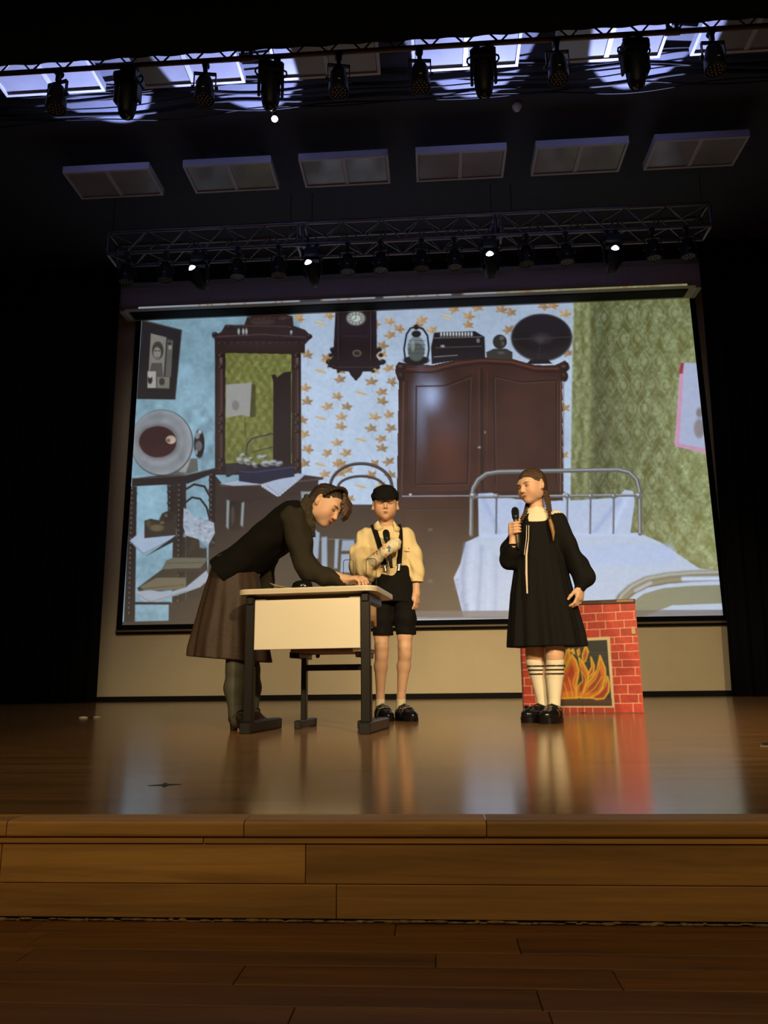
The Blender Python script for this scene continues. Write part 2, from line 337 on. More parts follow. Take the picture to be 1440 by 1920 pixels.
sx0, sx1, sz0, sz1 = (np.array([-4.279, 3.775, 1.025, 5.566])*[YS/10.35, YS/10.35, 1, 1])
sz0 = CAMH+(1.025-CAMH)*YS/10.35; sz1 = CAMH+(5.566-CAMH)*YS/10.35
MB().box((0, .011, (sz0+sz1)/2-1.0+.1), (sx1-sx0+.17, .006, sz1-sz0+.45)).build('black_border', mat('matte_black_fabric', (.006, .006, .007), .9, spec=.1), scr)
MB().box((-.01, .0, sz0-1.0-.083), (8.20, .03, .028), bev=.006).build('bottom_bar', mat('grey_brown_bar', lin(120, 104, 80), .5), scr)
# painted picture: colour of every vertex of a fine grid, worked out in numpy
NX, NY = 840, 474
gx = np.linspace(sx0, sx1, NX); gz = np.linspace(sz1, sz0, NY)
GX, GZ = np.meshgrid(gx, gz); D_ = np.stack([GX, np.full_like(GX, YS), GZ-CAMH], -1)
_w = D_@FW; PX = 720+F*(D_@RT)/_w; PY = 960-F*(D_@UP)/_w
pt = Paint(PX, PY)
def LQ(*p): return [(220+x/2.571, 560+y/2.571) for x, y in p]
def RQ(*p): return [(720+x/2.182, 540+y/2.182) for x, y in p]
def ML(c, x, y, rx, ry, *a, **k): (q,) = LQ((x, y)); pt.ell(q[0], q[1], rx/2.571, ry/2.571, c, *a, **k)
def MR(c, x, y, rx, ry, *a, **k): (q,) = RQ((x, y)); pt.ell(q[0], q[1], rx/2.182, ry/2.182, c, *a, **k)
n1, n2, n3, n4 = pt.noise(60, 1), pt.noise(14, 2), pt.noise(5, 3), pt.noise(2.2, 4)
# walls of the pictured room
bl = np.array(lin(130, 162, 178)); pt.C[:] = bl*(.72+.35*n1+.22*n2+.12*n3)[..., None]
wp = np.array(lin(178, 196, 218)); mk = PX > 562
pt.C[mk] = (wp*(.86+.14*n1+.06*n2+.04*n3)[..., None])[mk]
tp = np.clip((700-PY)/160, 0, 1)*.28; pt.C *= (1-tp)[..., None]*np.array([1, 1, 1])
# leaves
A = [(1060, 475), (1015, 525), (1105, 525), (1080, 575), (1075, 620)]; B = [(1240, 350), (1310, 340), (1225, 405), (1320, 405), (1275, 455), (1275, 500)]
for dy in (-225, 0, 225):
    for x, y in A: (q,) = LQ((x, y+dy)); pt.leaf(q[0], q[1], 14.0, pt.rng.uniform(-.6, .6))
    (q,) = LQ((980, 575+dy)); pt.bud(*q)
for dy in (-225, 0, 225, 450):
    for x, y in B: (q,) = LQ((x, y+dy)); pt.leaf(q[0], q[1], 14.0, pt.rng.uniform(-.6, .6))
    (q,) = LQ((1175, 455+dy)); pt.bud(*q)
for x, y in [(915, 275), (903, 435), (915, 500), (903, 660), (915, 730), (875, 100), (1020, 85), (1010, 290), (903, 800), (1000, 850), (1110, 830), (1060, 800), (1120, 970), (890, 590)]:
    (q,) = LQ((x, y)); pt.leaf(q[0], q[1], 14.0, pt.rng.uniform(-.6, .6))
(q,) = LQ((980, 120)); pt.bud(*q)
for x, y in [(155, 135), (200, 175), (345, 120), (345, 155), (385, 85), (520, 105), (510, 175), (650, 78), (690, 75), (740, 110), (755, 270), (738, 495), (735, 690), (290, 90), (140, 160), (480, 92), (60, 170)]:
    (q,) = RQ((x, y)); pt.leaf(q[0], q[1], 14.0, pt.rng.uniform(-.6, .6))
(q,) = RQ((255, 118)); pt.bud(*q)
# green wall with damask pattern
gw = RQ((775, 40), (1270, 30), (1400, 1180), (1400, 1340), (760, 1340), (765, 700))
sv = pt.C.copy(); pt.poly(gw, (118, 122, 74)); 
gm = np.clip(np.abs(pt.C-sv).sum(-1)*50, 0, 1)
ux = (PX-1110)/np.where(PX > 1110, 30+(PX-1110)*.05, 24); vy = (PY-560)/46.
ux = ux+.35*(n2-.5); vy = vy+.3*(n2-.5)
dm = np.cos(2*np.pi*ux)*np.cos(np.pi*vy)+.5*np.cos(4*np.pi*ux+1)*np.cos(4*np.pi*vy)+.5*np.cos(2*np.pi*ux*1.5+2*n1*6)
pv = np.clip(.42+.25*dm, 0, 1)*(.5+.8*n3)*(.6+.8*n4)
gcol = np.array(lin(108, 110, 64))*(1-pv[..., None])+np.array(lin(152, 164, 128))*pv[..., None]
shade = .62+.55*np.clip((PX-1150)/170, 0, 1)*np.clip((PY-560)/260+.35, 0, 1)+.15*n1
shade = np.where(PX < 1108, .95+.1*np.sin(PX/3.), shade); shade *= 1-.30*np.exp(-((PX-1128)/16)**2)
pt.C = pt.C*(1-gm[..., None])+(gcol*shade[..., None])*gm[..., None]
pt.line(RQ((835, 60), (840, 500), (825, 835)), 3, (150, 152, 112), .5, 3); pt.line(RQ((775, 50), (768, 400), (762, 840)), 2.5, (190, 200, 205), .6, 2)
for iy in range(-1, 15):
    for ix in range(0, 12):
        u = ix+.5*(iy % 2); x = 1122+u*22*(1+.035*u); y = 556+iy*42+(u*1.2)*(iy-4)*.5; k = 1+.03*u
        if x > 1375 or y > 1110: continue
        al = (.20 if x < 1165 else .34)*pt.rng.uniform(.7, 1.2); c = (166, 176, 140)
        for sg in (-1, 1): pt.line([(x+sg*k*w_, y+h_*k) for w_, h_ in ((0, -20), (5, -13), (9.5, -5), (9, 4), (4, 12), (0, 19))], 1.5, c, al, 1.2)
        pt.ell(x, y-2, 4*k, 7*k, c, al, 2); pt.ell(x, y+14*k, 3*k, 3*k, (88, 90, 48), al*.8, 2); pt.ell(x+10*k, y+20*k, 3*k, 6*k, (90, 92, 50), al*.7, 2); pt.line([(x, y+4), (x, y+12*k)], 1, (92, 92, 52), al)
for iy in range(0, 12):
    for x in (1085, 1100): pt.ell(x+pt.rng.uniform(-1, 1), 575+iy*24+(12 if x > 1090 else 0), 4, 7, (160, 166, 122), .3, 2)
# towel on the green wall
pt.poly(RQ((1213, 305), (1285, 308), (1330, 680), (1190, 645)), (168, 178, 204)); pt.poly(RQ((1213, 305), (1228, 306), (1208, 642), (1190, 645)), (196, 150, 178)); pt.poly(RQ((1190, 633), (1330, 660), (1330, 680), (1190, 647)), (190, 150, 176))
pt.poly(RQ((1213, 305), (1228, 306), (1222, 350), (1205, 352)), (150, 70, 80)); MR((132, 122, 118), 1290, 575, 22, 40, .8, 2); MR((120, 108, 104), 1290, 510, 13, 20, .8, 2)
# wardrobe
wbp = RQ((50, 322), (60, 305), (90, 310), (200, 318), (300, 296), (400, 285), (520, 291), (620, 318), (700, 318), (740, 298), (755, 312), (745, 345), (728, 380), (730, 850), (742, 1345), (15, 1345), (55, 850), (62, 380), (48, 345))
sv = pt.C.copy(); pt.poly(wbp, (50, 35, 32)); wm = np.clip(np.abs(pt.C-sv).sum(-1)*60, 0, 1)
st_ = pt.noise(26, 8); gr = pt.noise(3, 9)
wc = np.array(lin(60, 38, 31))*(.55+.6*st_+.35*n1+.15*gr)[..., None]; pt.C = pt.C*(1-wm[..., None])+wc*wm[..., None]
for gxp, gyp, rx, ry, c, a in [(250, 640, 70, 120, (108, 66, 48), .55), (560, 560, 90, 170, (84, 52, 42), .5), (300, 760, 120, 90, (92, 58, 44), .4), (190, 440, 46, 60, (170, 186, 222), .85), (150, 500, 26, 150, (128, 140, 168), .55), (250, 560, 80, 70, (84, 84, 100), .35), (560, 380, 120, 40, (70, 48, 48), .5)]:
    (q,) = RQ((gxp, gyp)); pt.glow(q[0], q[1], rx/2.182, ry/2.182, c, a)
pt.line(RQ((60, 345), (200, 345), (300, 322), (400, 308), (520, 314), (620, 342), (740, 345)), 2.2, (34, 22, 22)); pt.line(RQ((60, 330), (200, 332), (300, 308), (400, 296), (520, 302), (620, 329), (740, 330)), 2.2, (112, 66, 52), .8)
for P in [((130, 805), (132, 402), (250, 400), (352, 362), (342, 800), (130, 805)), ((455, 800), (450, 362), (560, 385), (705, 378), (706, 800))]:
    pt.line(RQ(*P), 2.6, (30, 20, 20), .9); pt.line([(x+2, y+2) for x, y in RQ(*P)], 1.0, (120, 92, 82), .5)
pt.line(RQ((400, 330), (402, 835)), 4, (36, 24, 22), .9); pt.line(RQ((388, 335), (388, 835)), 1, (104, 72, 62), .7); pt.line(RQ((422, 340), (420, 835)), 1, (104, 72, 62), .5)
pt.line(RQ((724, 385), (722, 840)), 2.2, (132, 92, 80), .7); pt.line(RQ((735, 385), (733, 840)), 1.6, (30, 20, 20), .8); pt.line(RQ((80, 385), (72, 840)), 2, (116, 88, 84), .5); pt.line(RQ((95, 385), (88, 840)), 1.4, (28, 20, 20), .8)
for x in (70, 738): MR((44, 30, 28), x, 325, 22, 18); MR((104, 78, 70), x-4, 320, 9, 6, .7); MR((38, 26, 26), x, 362, 16, 22); MR((92, 66, 60), x-3, 355, 6, 8, .6)
pt.line(RQ((75, 852), (350, 850)), 1.6, (170, 176, 196), .8); pt.line(RQ((60, 838), (740, 836)), 2.4, (30, 22, 22), .7); MR((190, 200, 220), 108, 845, 5, 4); MR((150, 150, 160), 390, 652, 6, 4); MR((140, 140, 150), 413, 590, 3, 4)
for P in [((85, 905), (690, 898), (695, 1080), (80, 1088), (85, 905)), ((78, 1130), (700, 1122), (704, 1270), (72, 1280), (78, 1130))]:
    pt.line(RQ(*P), 2.2, (30, 22, 20), .8); pt.line([(x+1.6, y+1.6) for x, y in RQ(*P)], .9, (104, 78, 66), .5)
for x, y in ((190, 990), (580, 985), (190, 1200), (580, 1195)): MR((120, 108, 96), x, y, 9, 7, .7); MR((34, 26, 24), x+2, y+3, 5, 4, .7)
for i in range(26): x = pt.rng.uniform(90, 700); y = pt.rng.uniform(380, 1250); pt.line(RQ((x, y), (x+pt.rng.uniform(-4, 4), y+pt.rng.uniform(40, 140))), pt.rng.uniform(.6, 1.6), (84, 56, 44) if i % 2 else (34, 24, 22), .35, 1.5)
# things on the wardrobe
MR((30, 29, 32), 132, 296, 54, 20); pt.line(RQ((88, 300), (82, 250), (92, 190), (108, 165), (132, 158), (160, 168), (178, 195), (184, 250), (176, 300)), 3.6, (34, 32, 36)); MR((120, 130, 134), 132, 245, 36, 48, 1); MR((84, 92, 88), 132, 262, 34, 38, .9)
for y in (215, 232, 250, 268): pt.line(RQ((98, y), (168, y)), 1, (60, 64, 62), .8)
MR((34, 32, 34), 132, 188, 20, 14); MR((30, 28, 30), 132, 160, 10, 12); MR((150, 160, 160), 118, 235, 8, 22, .6)
pt.poly(RQ((205, 182), (372, 176), (412, 200), (415, 288), (300, 296), (195, 312), (192, 240)), (33, 31, 35)); pt.poly(RQ((225, 180), (365, 177), (368, 196), (228, 200)), (60, 60, 64))
for i in range(11): MR((196, 200, 206), 234+i*12.4, 188, 3, 8)
pt.line(RQ((205, 205), (400, 200)), 1.2, (120, 122, 128), .8); pt.line(RQ((210, 245), (400, 238)), 1.2, (96, 98, 104), .7); pt.line(RQ((205, 282), (300, 275)), 1.4, (150, 150, 156), .7); MR((150, 152, 158), 240, 238, 8, 5); MR((140, 140, 148), 385, 215, 7, 9, .6)
pt.poly(RQ((418, 262), (450, 248), (500, 248), (526, 262), (526, 292), (420, 290)), (58, 58, 56)); MR((52, 52, 50), 474, 220, 29, 30); MR((104, 106, 100), 482, 205, 10, 9, .7); MR((92, 94, 88), 486, 226, 6, 10, .7); MR((28, 28, 28), 490, 216, 7, 3, .8); MR((98, 100, 94), 480, 265, 14, 6, .6)
MR((92, 94, 100), 645, 203, 127, 99); MR((40, 38, 42), 645, 202, 122, 94); MR((33, 31, 36), 645, 190, 112, 76); MR((58, 56, 62), 645, 205, 42, 22, .7, 4); MR((72, 70, 76), 640, 210, 16, 12, .8, 3); pt.line(RQ((524, 210), (770, 200)), 1.6, (66, 64, 70), .8); pt.line(RQ((640, 210), (632, 290)), 1.2, (66, 64, 70), .7); pt.poly(RQ((600, 292), (670, 292), (690, 310), (580, 312)), (34, 30, 32))
# bed
pt.poly(RQ((385, 842), (440, 838), (480, 852), (540, 864), (660, 872), (800, 868), (955, 858), (985, 826), (1018, 830), (1026, 870), (1006, 1015), (388, 1020)), (176, 190, 216)); 
for P, c, a in [([(400, 850), (470, 1000)], (140, 158, 205), .5), ([(960, 870), (860, 1000)], (140, 158, 205), .6), ([(1000, 850), (930, 1000)], (190, 206, 240), .7), ([(560, 880), (540, 1000)], (138, 156, 204), .5), ([(720, 880), (740, 1000)], (182, 198, 236), .5)]: pt.line(RQ(*P), 7, c, a, 4)
pt.poly(RQ((400, 1010), (660, 1002), (1045, 1003), (1130, 1040), (1290, 1148), (1400, 1158), (1400, 1345), (325, 1345), (285, 1186), (312, 1130), (335, 1040)), (176, 190, 212))
for P, w, c, a in [([(335, 1050), (322, 1180), (330, 1320)], 7, (128, 142, 186), .6), ([(370, 1050), (352, 1200), (360, 1330)], 6, (188, 202, 236), .6), ([(400, 1060), (385, 1320)], 5, (132, 148, 192), .6), ([(430, 1080), (425, 1320)], 4, (184, 200, 234), .6), ([(460, 1100), (455, 1320)], 4, (136, 152, 196), .5), ([(400, 1014), (700, 1010), (1040, 1010)], 4, (186, 202, 238), .7), ([(700, 1100), (1150, 1090)], 40, (168, 186, 226), .5)]: pt.line(RQ(*P), w, c, a, 4)
for i in range(9): MR((128, 140, 180), 300+i*6-(i % 3)*6, 1195+i*17, 9, 7, .5, 2)
for P, w in [([(356, 1010), (358, 860), (365, 820), (385, 785), (420, 760), (470, 752), (700, 748), (960, 744), (1005, 755), (1035, 785), (1046, 830), (1048, 1005)], 8)]:
    pt.line(RQ(*P), w, (96, 98, 100)); pt.line([(x-1, y-1.2) for x, y in RQ(*P)], 2.4, (176, 182, 188), .8, 1.2)
pt.line(RQ((360, 856), (700, 852), (1040, 848)), 5, (100, 102, 104)); pt.line(RQ((360, 853), (700, 849), (1040, 845)), 1.6, (180, 186, 194), .8)
for x in (460, 655, 750, 845, 940): pt.line(RQ((x, 850), (x-2, 1002)), 4, (92, 96, 110)); pt.line(RQ((x-3, 858), (x-5, 1002)), 1, (168, 176, 196), .8); MR((104, 106, 112), x, 852, 11, 12); MR((188, 192, 200), x-3, 848, 4, 4)
for x in (364, 1042): MR((110, 112, 116), x, 850, 16, 14); MR((190, 194, 202), x-4, 845, 6, 5)
# foot end tube
ft = [(950, 1310), (975, 1268), (1015, 1232), (1075, 1202), (1160, 1186), (1260, 1178), (1400, 1174)]
pt.poly(RQ((985, 1345), (1010, 1290), (1060, 1252), (1140, 1228), (1260, 1218), (1400, 1214), (1400, 1290), (1180, 1298), (1060, 1345)), (128, 132, 112))
pt.line(RQ(*ft), 21, (120, 118, 104), 1, 2); pt.line([(x, y-6) for x, y in RQ(*ft)], 5, (168, 172, 166), .9, 2); pt.line([(x, y+5) for x, y in RQ(*ft)], 6, (142, 136, 112), .9, 2.5); pt.line([(x, y+10) for x, y in RQ(*ft)], 2, (84, 80, 66), .8, 1.2)
pt.line(RQ((1225, 1190), (1400, 1188)), 7, (196, 214, 244), .85, 3); pt.line(RQ((1030, 1238), (1090, 1206)), 5, (190, 200, 214), .7, 3)
pt.poly(LQ((470, 850), (600, 1000), (960, 1000), (960, 1590), (430, 1590), (440, 1200)), (58, 49, 44))
# bentwood chair and the table in the middle
pt.poly(LQ((935, 992), (1360, 992), (1360, 1160), (935, 1160)), (56, 46, 42)); pt.poly(LQ((935, 1160), (1360, 1160), (1360, 1570), (700, 1570)), (52, 44, 40))
for P in [((985, 1150), (1010, 1148), (1012, 1310), (985, 1310)), ((1050, 1160), (1068, 1160), (1060, 1300), (1045, 1300)), ((1085, 1165), (1140, 1165), (1150, 1215), (1080, 1215)), ((1080, 1232), (1140, 1230), (1140, 1320), (1075, 1320)), ((945, 1110), (975, 1130), (968, 1250), (940, 1260))]: pt.poly(LQ(*P), (150, 168, 190), .9, 1.5)
ar = [(1030+0, 905)]+[(1175-148*math.cos(a), 905-110*math.sin(a)) for a in np.linspace(0, math.pi, 24)]+[(1325, 905)]
pt.line(LQ(*ar), 6, (58, 48, 50)); pt.line([(x-1, y-1) for x, y in LQ(*ar)], 1.4, (120, 112, 118), .7)
ai = [(1175-112*math.cos(a), 912-56*math.sin(a)) for a in np.linspace(0, math.pi, 20)]; pt.line(LQ(*ai), 5, (60, 50, 52)); pt.line([(x-1, y-1) for x, y in LQ(*ai)], 1.1, (112, 104, 110), .6)
# clock
pt.poly(LQ((1052, 40), (1250, 40), (1252, 240), (1262, 255), (1248, 275), (1276, 318), (1240, 335), (1225, 352), (1185, 352), (1168, 380), (1150, 393), (1132, 378), (1115, 352), (1065, 348), (1045, 335), (1010, 330), (1040, 275), (1028, 255), (1042, 238)), (36, 29, 33))
for x in (1072, 1228): pt.line(LQ((x, 70), (x, 300)), 3, (24, 20, 24)); pt.line(LQ((x-6, 70), (x-6, 300)), 1, (84, 76, 80), .6)
ML((96, 96, 94), 1150, 95, 48, 36); ML((164, 170, 166), 1150, 95, 40, 30); ML((90, 88, 86), 1150, 95, 27, 20); ML((178, 190, 186), 1150, 95, 23, 17); pt.line(LQ((1150, 95), (1150, 76)), 1, (30, 28, 28)); pt.line(LQ((1150, 95), (1136, 103)), 1, (30, 28, 28))
for a in range(12): ML((50, 46, 46), 1150+33*math.sin(a*math.pi/6), 95-25*math.cos(a*math.pi/6), 3.5, 3.5, .8)
ML((92, 88, 80), 1155, 263, 22, 17); ML((52, 46, 44), 1155, 263, 14, 10); pt.line(LQ((1085, 180), (1215, 180)), 1, (70, 60, 62), .6); pt.line(LQ((1060, 330), (1240, 330)), 1.4, (84, 74, 74), .6)
for sg in (-1, 1):
    for x, y, r in ((112, 245, 14), (120, 272, 12), (128, 305, 17), (104, 330, 13), (84, 350, 9)): ML((32, 26, 30), 1150+sg*x, y, r, r*.8); ML((92, 82, 84), 1150+sg*x-3, y-4, r*.3, r*.25, .6)
ML((34, 28, 32), 1150, 365, 26, 12); ML((34, 28, 32), 1150, 386, 9, 9)
# mirror cabinet
cb = [(455, 182), (500, 160), (520, 126), (612, 126), (625, 88), (700, 70), (790, 70), (845, 84), (850, 130), (905, 150), (940, 185), (905, 220), (905, 262), (470, 262), (470, 195)]
pt.poly(LQ((470, 195), (905, 195), (885, 250), (888, 850), (470, 850)), (50, 37, 36)); pt.poly(LQ(*cb), (50, 38, 38))
pt.line(LQ((460, 184), (700, 172), (935, 188)), 2.4, (92, 70, 66), .7); pt.line(LQ((470, 198), (905, 200)), 1.6, (26, 20, 22), .9); pt.line(LQ((520, 130), (850, 134)), 1.5, (96, 76, 72), .6)
for x in (585, 607, 622, 838): ML((170, 180, 184), x, 158, 5, 13, .8)
ML((76, 62, 60), 700, 110, 60, 16, .6); ML((66, 54, 52), 700, 225, 150, 20, .4, 4); ML((84, 68, 66), 800, 95, 20, 10, .5)
mq = LQ((524, 264), (838, 270), (838, 795), (522, 795)); sv = pt.C.copy(); pt.poly(mq, (112, 118, 62)); mm_ = np.clip(np.abs(pt.C-sv).sum(-1)*60, 0, 1)
pv2 = np.clip(.5+.35*np.cos(2*np.pi*(PX/17+.5*n2))*np.cos(2*np.pi*(PY/26+.5*n1)), 0, 1)*(.5+.8*n3)*(.6+.7*n4); mc = np.array(lin(100, 104, 50))*(1-pv2[..., None])+np.array(lin(136, 142, 86))*pv2[..., None]
pt.C = pt.C*(1-mm_[..., None])+mc*(.8+.3*n1)[..., None]*mm_[..., None]
pt.poly(LQ((640, 405), (668, 420), (668, 572), (636, 570)), (62, 60, 34), .8, 2); pt.poly(LQ((524, 415), (648, 404), (638, 570), (600, 560), (524, 574)), (150, 152, 150)); ML((104, 100, 98), 570, 515, 18, 24, .6, 2); pt.line(LQ((614, 575), (618, 660)), 2.4, (84, 82, 40), .7)
pt.poly(LQ((743, 368), (762, 364), (770, 380), (800, 356), (838, 350), (838, 800), (750, 800), (752, 405)), (38, 30, 30)); pt.line(LQ((622, 750), (628, 700), (650, 675), (750, 652)), 3.6, (52, 52, 50)); pt.line(LQ((624, 745), (632, 702), (655, 676), (748, 656)), 1, (140, 140, 136), .7)
pt.line(LQ((650, 740), (750, 715)), 2, (60, 60, 56))
for x in (495, 862): pt.line(LQ((x, 270), (x, 830)), 4, (70, 52, 48), .7); pt.line(LQ((x+8, 270), (x+8, 830)), 1.2, (122, 98, 92), .6); pt.line(LQ((x+20, 265), (x+20, 830)), 2, (26, 20, 20), .9); ML((112, 96, 94), x+4, 290, 6, 24, .6)
for i in range(9): ML((78, 62, 60), 640+i*24, 96+4*math.sin(i*1.3), 8, 6, .6); ML((26, 20, 22), 644+i*24, 100+4*math.sin(i*1.3), 5, 4, .7)
for i in range(14): ML((84, 66, 62), 490+i*31, 214, 6, 4, .5); ML((24, 18, 20), 500+i*31, 216, 6, 3, .6)
for x, y in ((470, 172), (925, 182), (540, 138), (835, 142)): ML((34, 26, 28), x, y, 15, 12); ML((110, 92, 88), x-4, y-4, 5, 4, .6)
for x in (495, 862):
    for y in (275, 330, 560, 600, 640, 780, 820): ML((30, 22, 22), x+2, y, 17, 9); ML((122, 102, 96), x-3, y-2, 5, 4, .6)
# table with box, lace and figurines
pt.poly(LQ((495, 895), (600, 868), (890, 848), (996, 862), (990, 872), (970, 876), (968, 930), (950, 1000), (900, 1010), (560, 1400), (480, 1400), (480, 1000), (540, 985), (505, 905)), (56, 45, 42))
pt.line(LQ((500, 902), (700, 900), (990, 868)), 3, (92, 80, 74), .8); pt.line(LQ((545, 985), (960, 925)), 2, (34, 28, 28), .8)
pt.poly(LQ((495, 893), (590, 872), (660, 890), (700, 896), (560, 902)), (160, 172, 192)); pt.poly(LQ((690, 896), (870, 842), (905, 848), (870, 880), (775, 955)), (166, 178, 200)); pt.line(LQ((720, 900), (775, 945), (860, 875)), 1.2, (110, 116, 130), .8)
for i in range(7): ML((196, 206, 222), 700+i*11, 905+i*7, 5, 5, .7); ML((196, 206, 222), 785+i*12, 945-i*11, 5, 5, .7)
pt.poly(LQ((585, 828), (640, 818), (850, 806), (854, 858), (655, 890), (586, 880)), (38, 42, 66)); pt.line(LQ((588, 832), (650, 838), (850, 812)), 1.4, (80, 86, 112), .8); pt.line(LQ((652, 838), (655, 888)), 1.2, (24, 26, 42))
pt.poly(LQ((524, 795), (600, 790), (640, 815), (585, 828), (540, 860), (524, 860)), (52, 50, 54))
for x, y, r in [(600, 755, 14), (590, 780, 20), (625, 785, 22), (660, 800, 16), (690, 765, 18), (708, 760, 12), (715, 795, 26), (750, 790, 24), (780, 795, 18), (640, 770, 10)]: ML((176, 182, 190), x, y, r*.8, r*.5, .85, 2, rot=.4*((x//7) % 5-2)); ML((60, 56, 62), x+6, y+5, r*.6, r*.25, .8, 1.5)
ML((44, 36, 34), 565, 1040, 32, 70); ML((88, 76, 70), 556, 1040, 8, 50, .6); ML((40, 32, 32), 565, 990, 22, 14); ML((40, 32, 32), 566, 1105, 28, 14); 
for P in [((885, 930), (935, 930), (925, 990), (890, 985)), ((528, 970), (540, 975), (535, 1110), (525, 1100)), ((600, 985), (612, 980), (605, 1100), (594, 1090))]: pt.poly(LQ(*P), (148, 160, 164), .85, 1.5)
# framed photograph
pt.poly(LQ((118, 100), (312, 150), (280, 487), (92, 484)), (40, 38, 41)); pt.line(LQ((118, 104), (310, 152), (279, 485)), 1.6, (92, 90, 92), .7); pt.poly(LQ((162, 168), (270, 198), (250, 437), (146, 432)), (60, 60, 60))
pt.poly(LQ((162, 168), (236, 186), (222, 385), (150, 372)), (126, 126, 120)); ML((66, 64, 62), 195, 250, 28, 44); ML((134, 130, 124), 192, 262, 18, 28); pt.poly(LQ((150, 375), (165, 310), (215, 310), (222, 385)), (84, 82, 80)); pt.poly(LQ((242, 200), (268, 205), (258, 378), (232, 375)), (96, 96, 92)); ML((140, 138, 130), 254, 235, 8, 11); ML((60, 58, 58), 252, 216, 10, 8); ML((50, 48, 48), 184, 252, 5, 3); ML((50, 48, 48), 200, 252, 5, 3); ML((90, 84, 80), 192, 283, 8, 2.5)
pt.poly(LQ((146, 350), (186, 350), (186, 430), (146, 430)), (160, 160, 154)); ML((50, 48, 48), 158, 390, 12, 22); ML((168, 166, 160), 158, 372, 8, 10); pt.poly(LQ((192, 378), (252, 378), (250, 432), (190, 430)), (120, 118, 110)); ML((64, 62, 60), 215, 400, 14, 18)
# gramophone horn
ML((34, 32, 34), 395, 700, 26, 70); ML((128, 132, 138), 385, 660, 12, 16); ML((110, 112, 118), 392, 710, 16, 24, .8); ML((170, 176, 184), 398, 642, 8, 10); ML((150, 152, 156), 380, 740, 8, 12, .8)
pt.poly(LQ((215, 850), (335, 770), (385, 770), (390, 832), (300, 855)), (96, 98, 96)); pt.poly(LQ((280, 830), (340, 772), (352, 772), (330, 840)), (160, 164, 166), .8, 2)
ML((84, 88, 92), 215, 695, 152, 160); ML((142, 148, 154), 213, 693, 147, 155); ML((120, 126, 134), 208, 692, 132, 136, 1, 5); ML((148, 154, 160), 205, 692, 120, 112, .8, 8); ML((96, 96, 100), 197, 690, 98, 86, 1, 6); ML((62, 34, 34), 195, 690, 90, 75); ML((44, 26, 28), 180, 670, 56, 44, .6, 8); ML((176, 160, 148), 258, 680, 24, 20); ML((120, 96, 88), 246, 684, 10, 9)
qs = (PX < 400) & (PY > 760) & (PY < 905); pt.C[qs] *= (.85+.3*n2[qs])[:, None]
# what-not shelf
pt.poly(LQ((70, 866), (200, 852), (330, 850), (476, 814), (476, 838), (340, 892), (70, 905)), (38, 32, 34)); pt.line(LQ((72, 868), (330, 852), (475, 818)), 1.4, (96, 92, 94), .7)
pt.poly(LQ((60, 905), (95, 905), (85, 1560), (30, 1560)), (44, 36, 34)); pt.poly(LQ((270, 885), (332, 885), (330, 1560), (262, 1560)), (46, 38, 36)); pt.poly(LQ((442, 840), (474, 830), (470, 1200), (442, 1200)), (40, 34, 34)); pt.poly(LQ((240, 895), (275, 895), (272, 1060), (244, 1060)), (44, 38, 38))
for x0_, x1_, y0_, y1_ in [(77, 60, 915, 1540), (303, 296, 900, 1530), (458, 456, 850, 1190), (258, 258, 905, 1040)]:
    nb = int((y1_-y0_)/24)
    for i in range(nb):
        t = i/nb; ML((36, 28, 28), x0_+(x1_-x0_)*t, y0_+(y1_-y0_)*t, 19 if i % 2 else 13, 11); ML((122, 118, 120), x0_+(x1_-x0_)*t-6, y0_+(y1_-y0_)*t-2, 4, 4, .6)
pt.poly(LQ((60, 1166), (130, 1112), (285, 1108), (285, 1140), (140, 1228), (120, 1232)), (158, 174, 196)); pt.line(LQ((62, 1168), (125, 1230), (285, 1148)), 2.2, (110, 120, 136), .7); pt.poly(LQ((285, 1140), (285, 1165), (140, 1240)), (40, 34, 32))
pt.poly(LQ((130, 1070), (160, 1060), (200, 1068), (215, 1035), (250, 1020), (285, 1040), (285, 1140), (130, 1155)), (58, 52, 44)); ML((112, 102, 76), 190, 1105, 32, 16, .8, 2); ML((44, 40, 38), 245, 1050, 26, 24); ML((104, 98, 84), 235, 1045, 8, 8, .8); ML((90, 82, 62), 150, 1085, 12, 16, .7); ML((120, 112, 84), 215, 1080, 10, 6, .7)
pt.line(LQ((325, 985), (360, 958), (400, 965), (430, 1005), (445, 1060)), 4, (40, 34, 34)); pt.line(LQ((320, 925), (370, 895), (420, 905), (450, 960)), 4.4, (44, 38, 38))
lc = [(320, 1010), (345, 1020), (370, 1055), (420, 1062), (465, 1080), (470, 1130), (440, 1185), (400, 1160), (330, 1140), (318, 1100)]
pt.poly(LQ(*lc), (158, 170, 186))
for i in range(60):
    x, y = pt.rng.uniform(322, 465), pt.rng.uniform(1015, 1175); ML((112, 116, 126) if i % 2 else (190, 200, 214), x, y, 7, 5, .5 if (y > 1060 or x < 345) else 0, 1.5)
pt.poly(LQ((330, 1142), (390, 1160), (430, 1200), (440, 1420), (330, 1520)), (48, 42, 38)); pt.poly(LQ((360, 1150), (392, 1162), (378, 1205), (340, 1230)), (60, 52, 46)); pt.poly(LQ((395, 1165), (432, 1190), (420, 1205), (398, 1200)), (126, 146, 160), .8, 1.5)
pt.poly(LQ((235, 1262), (270, 1248), (440, 1250), (400, 1300), (215, 1302)), (104, 102, 88)); pt.poly(LQ((215, 1302), (400, 1300), (420, 1290), (420, 1312), (225, 1318)), (60, 54, 48)); pt.line(LQ((240, 1275), (410, 1272)), 1, (70, 64, 56))
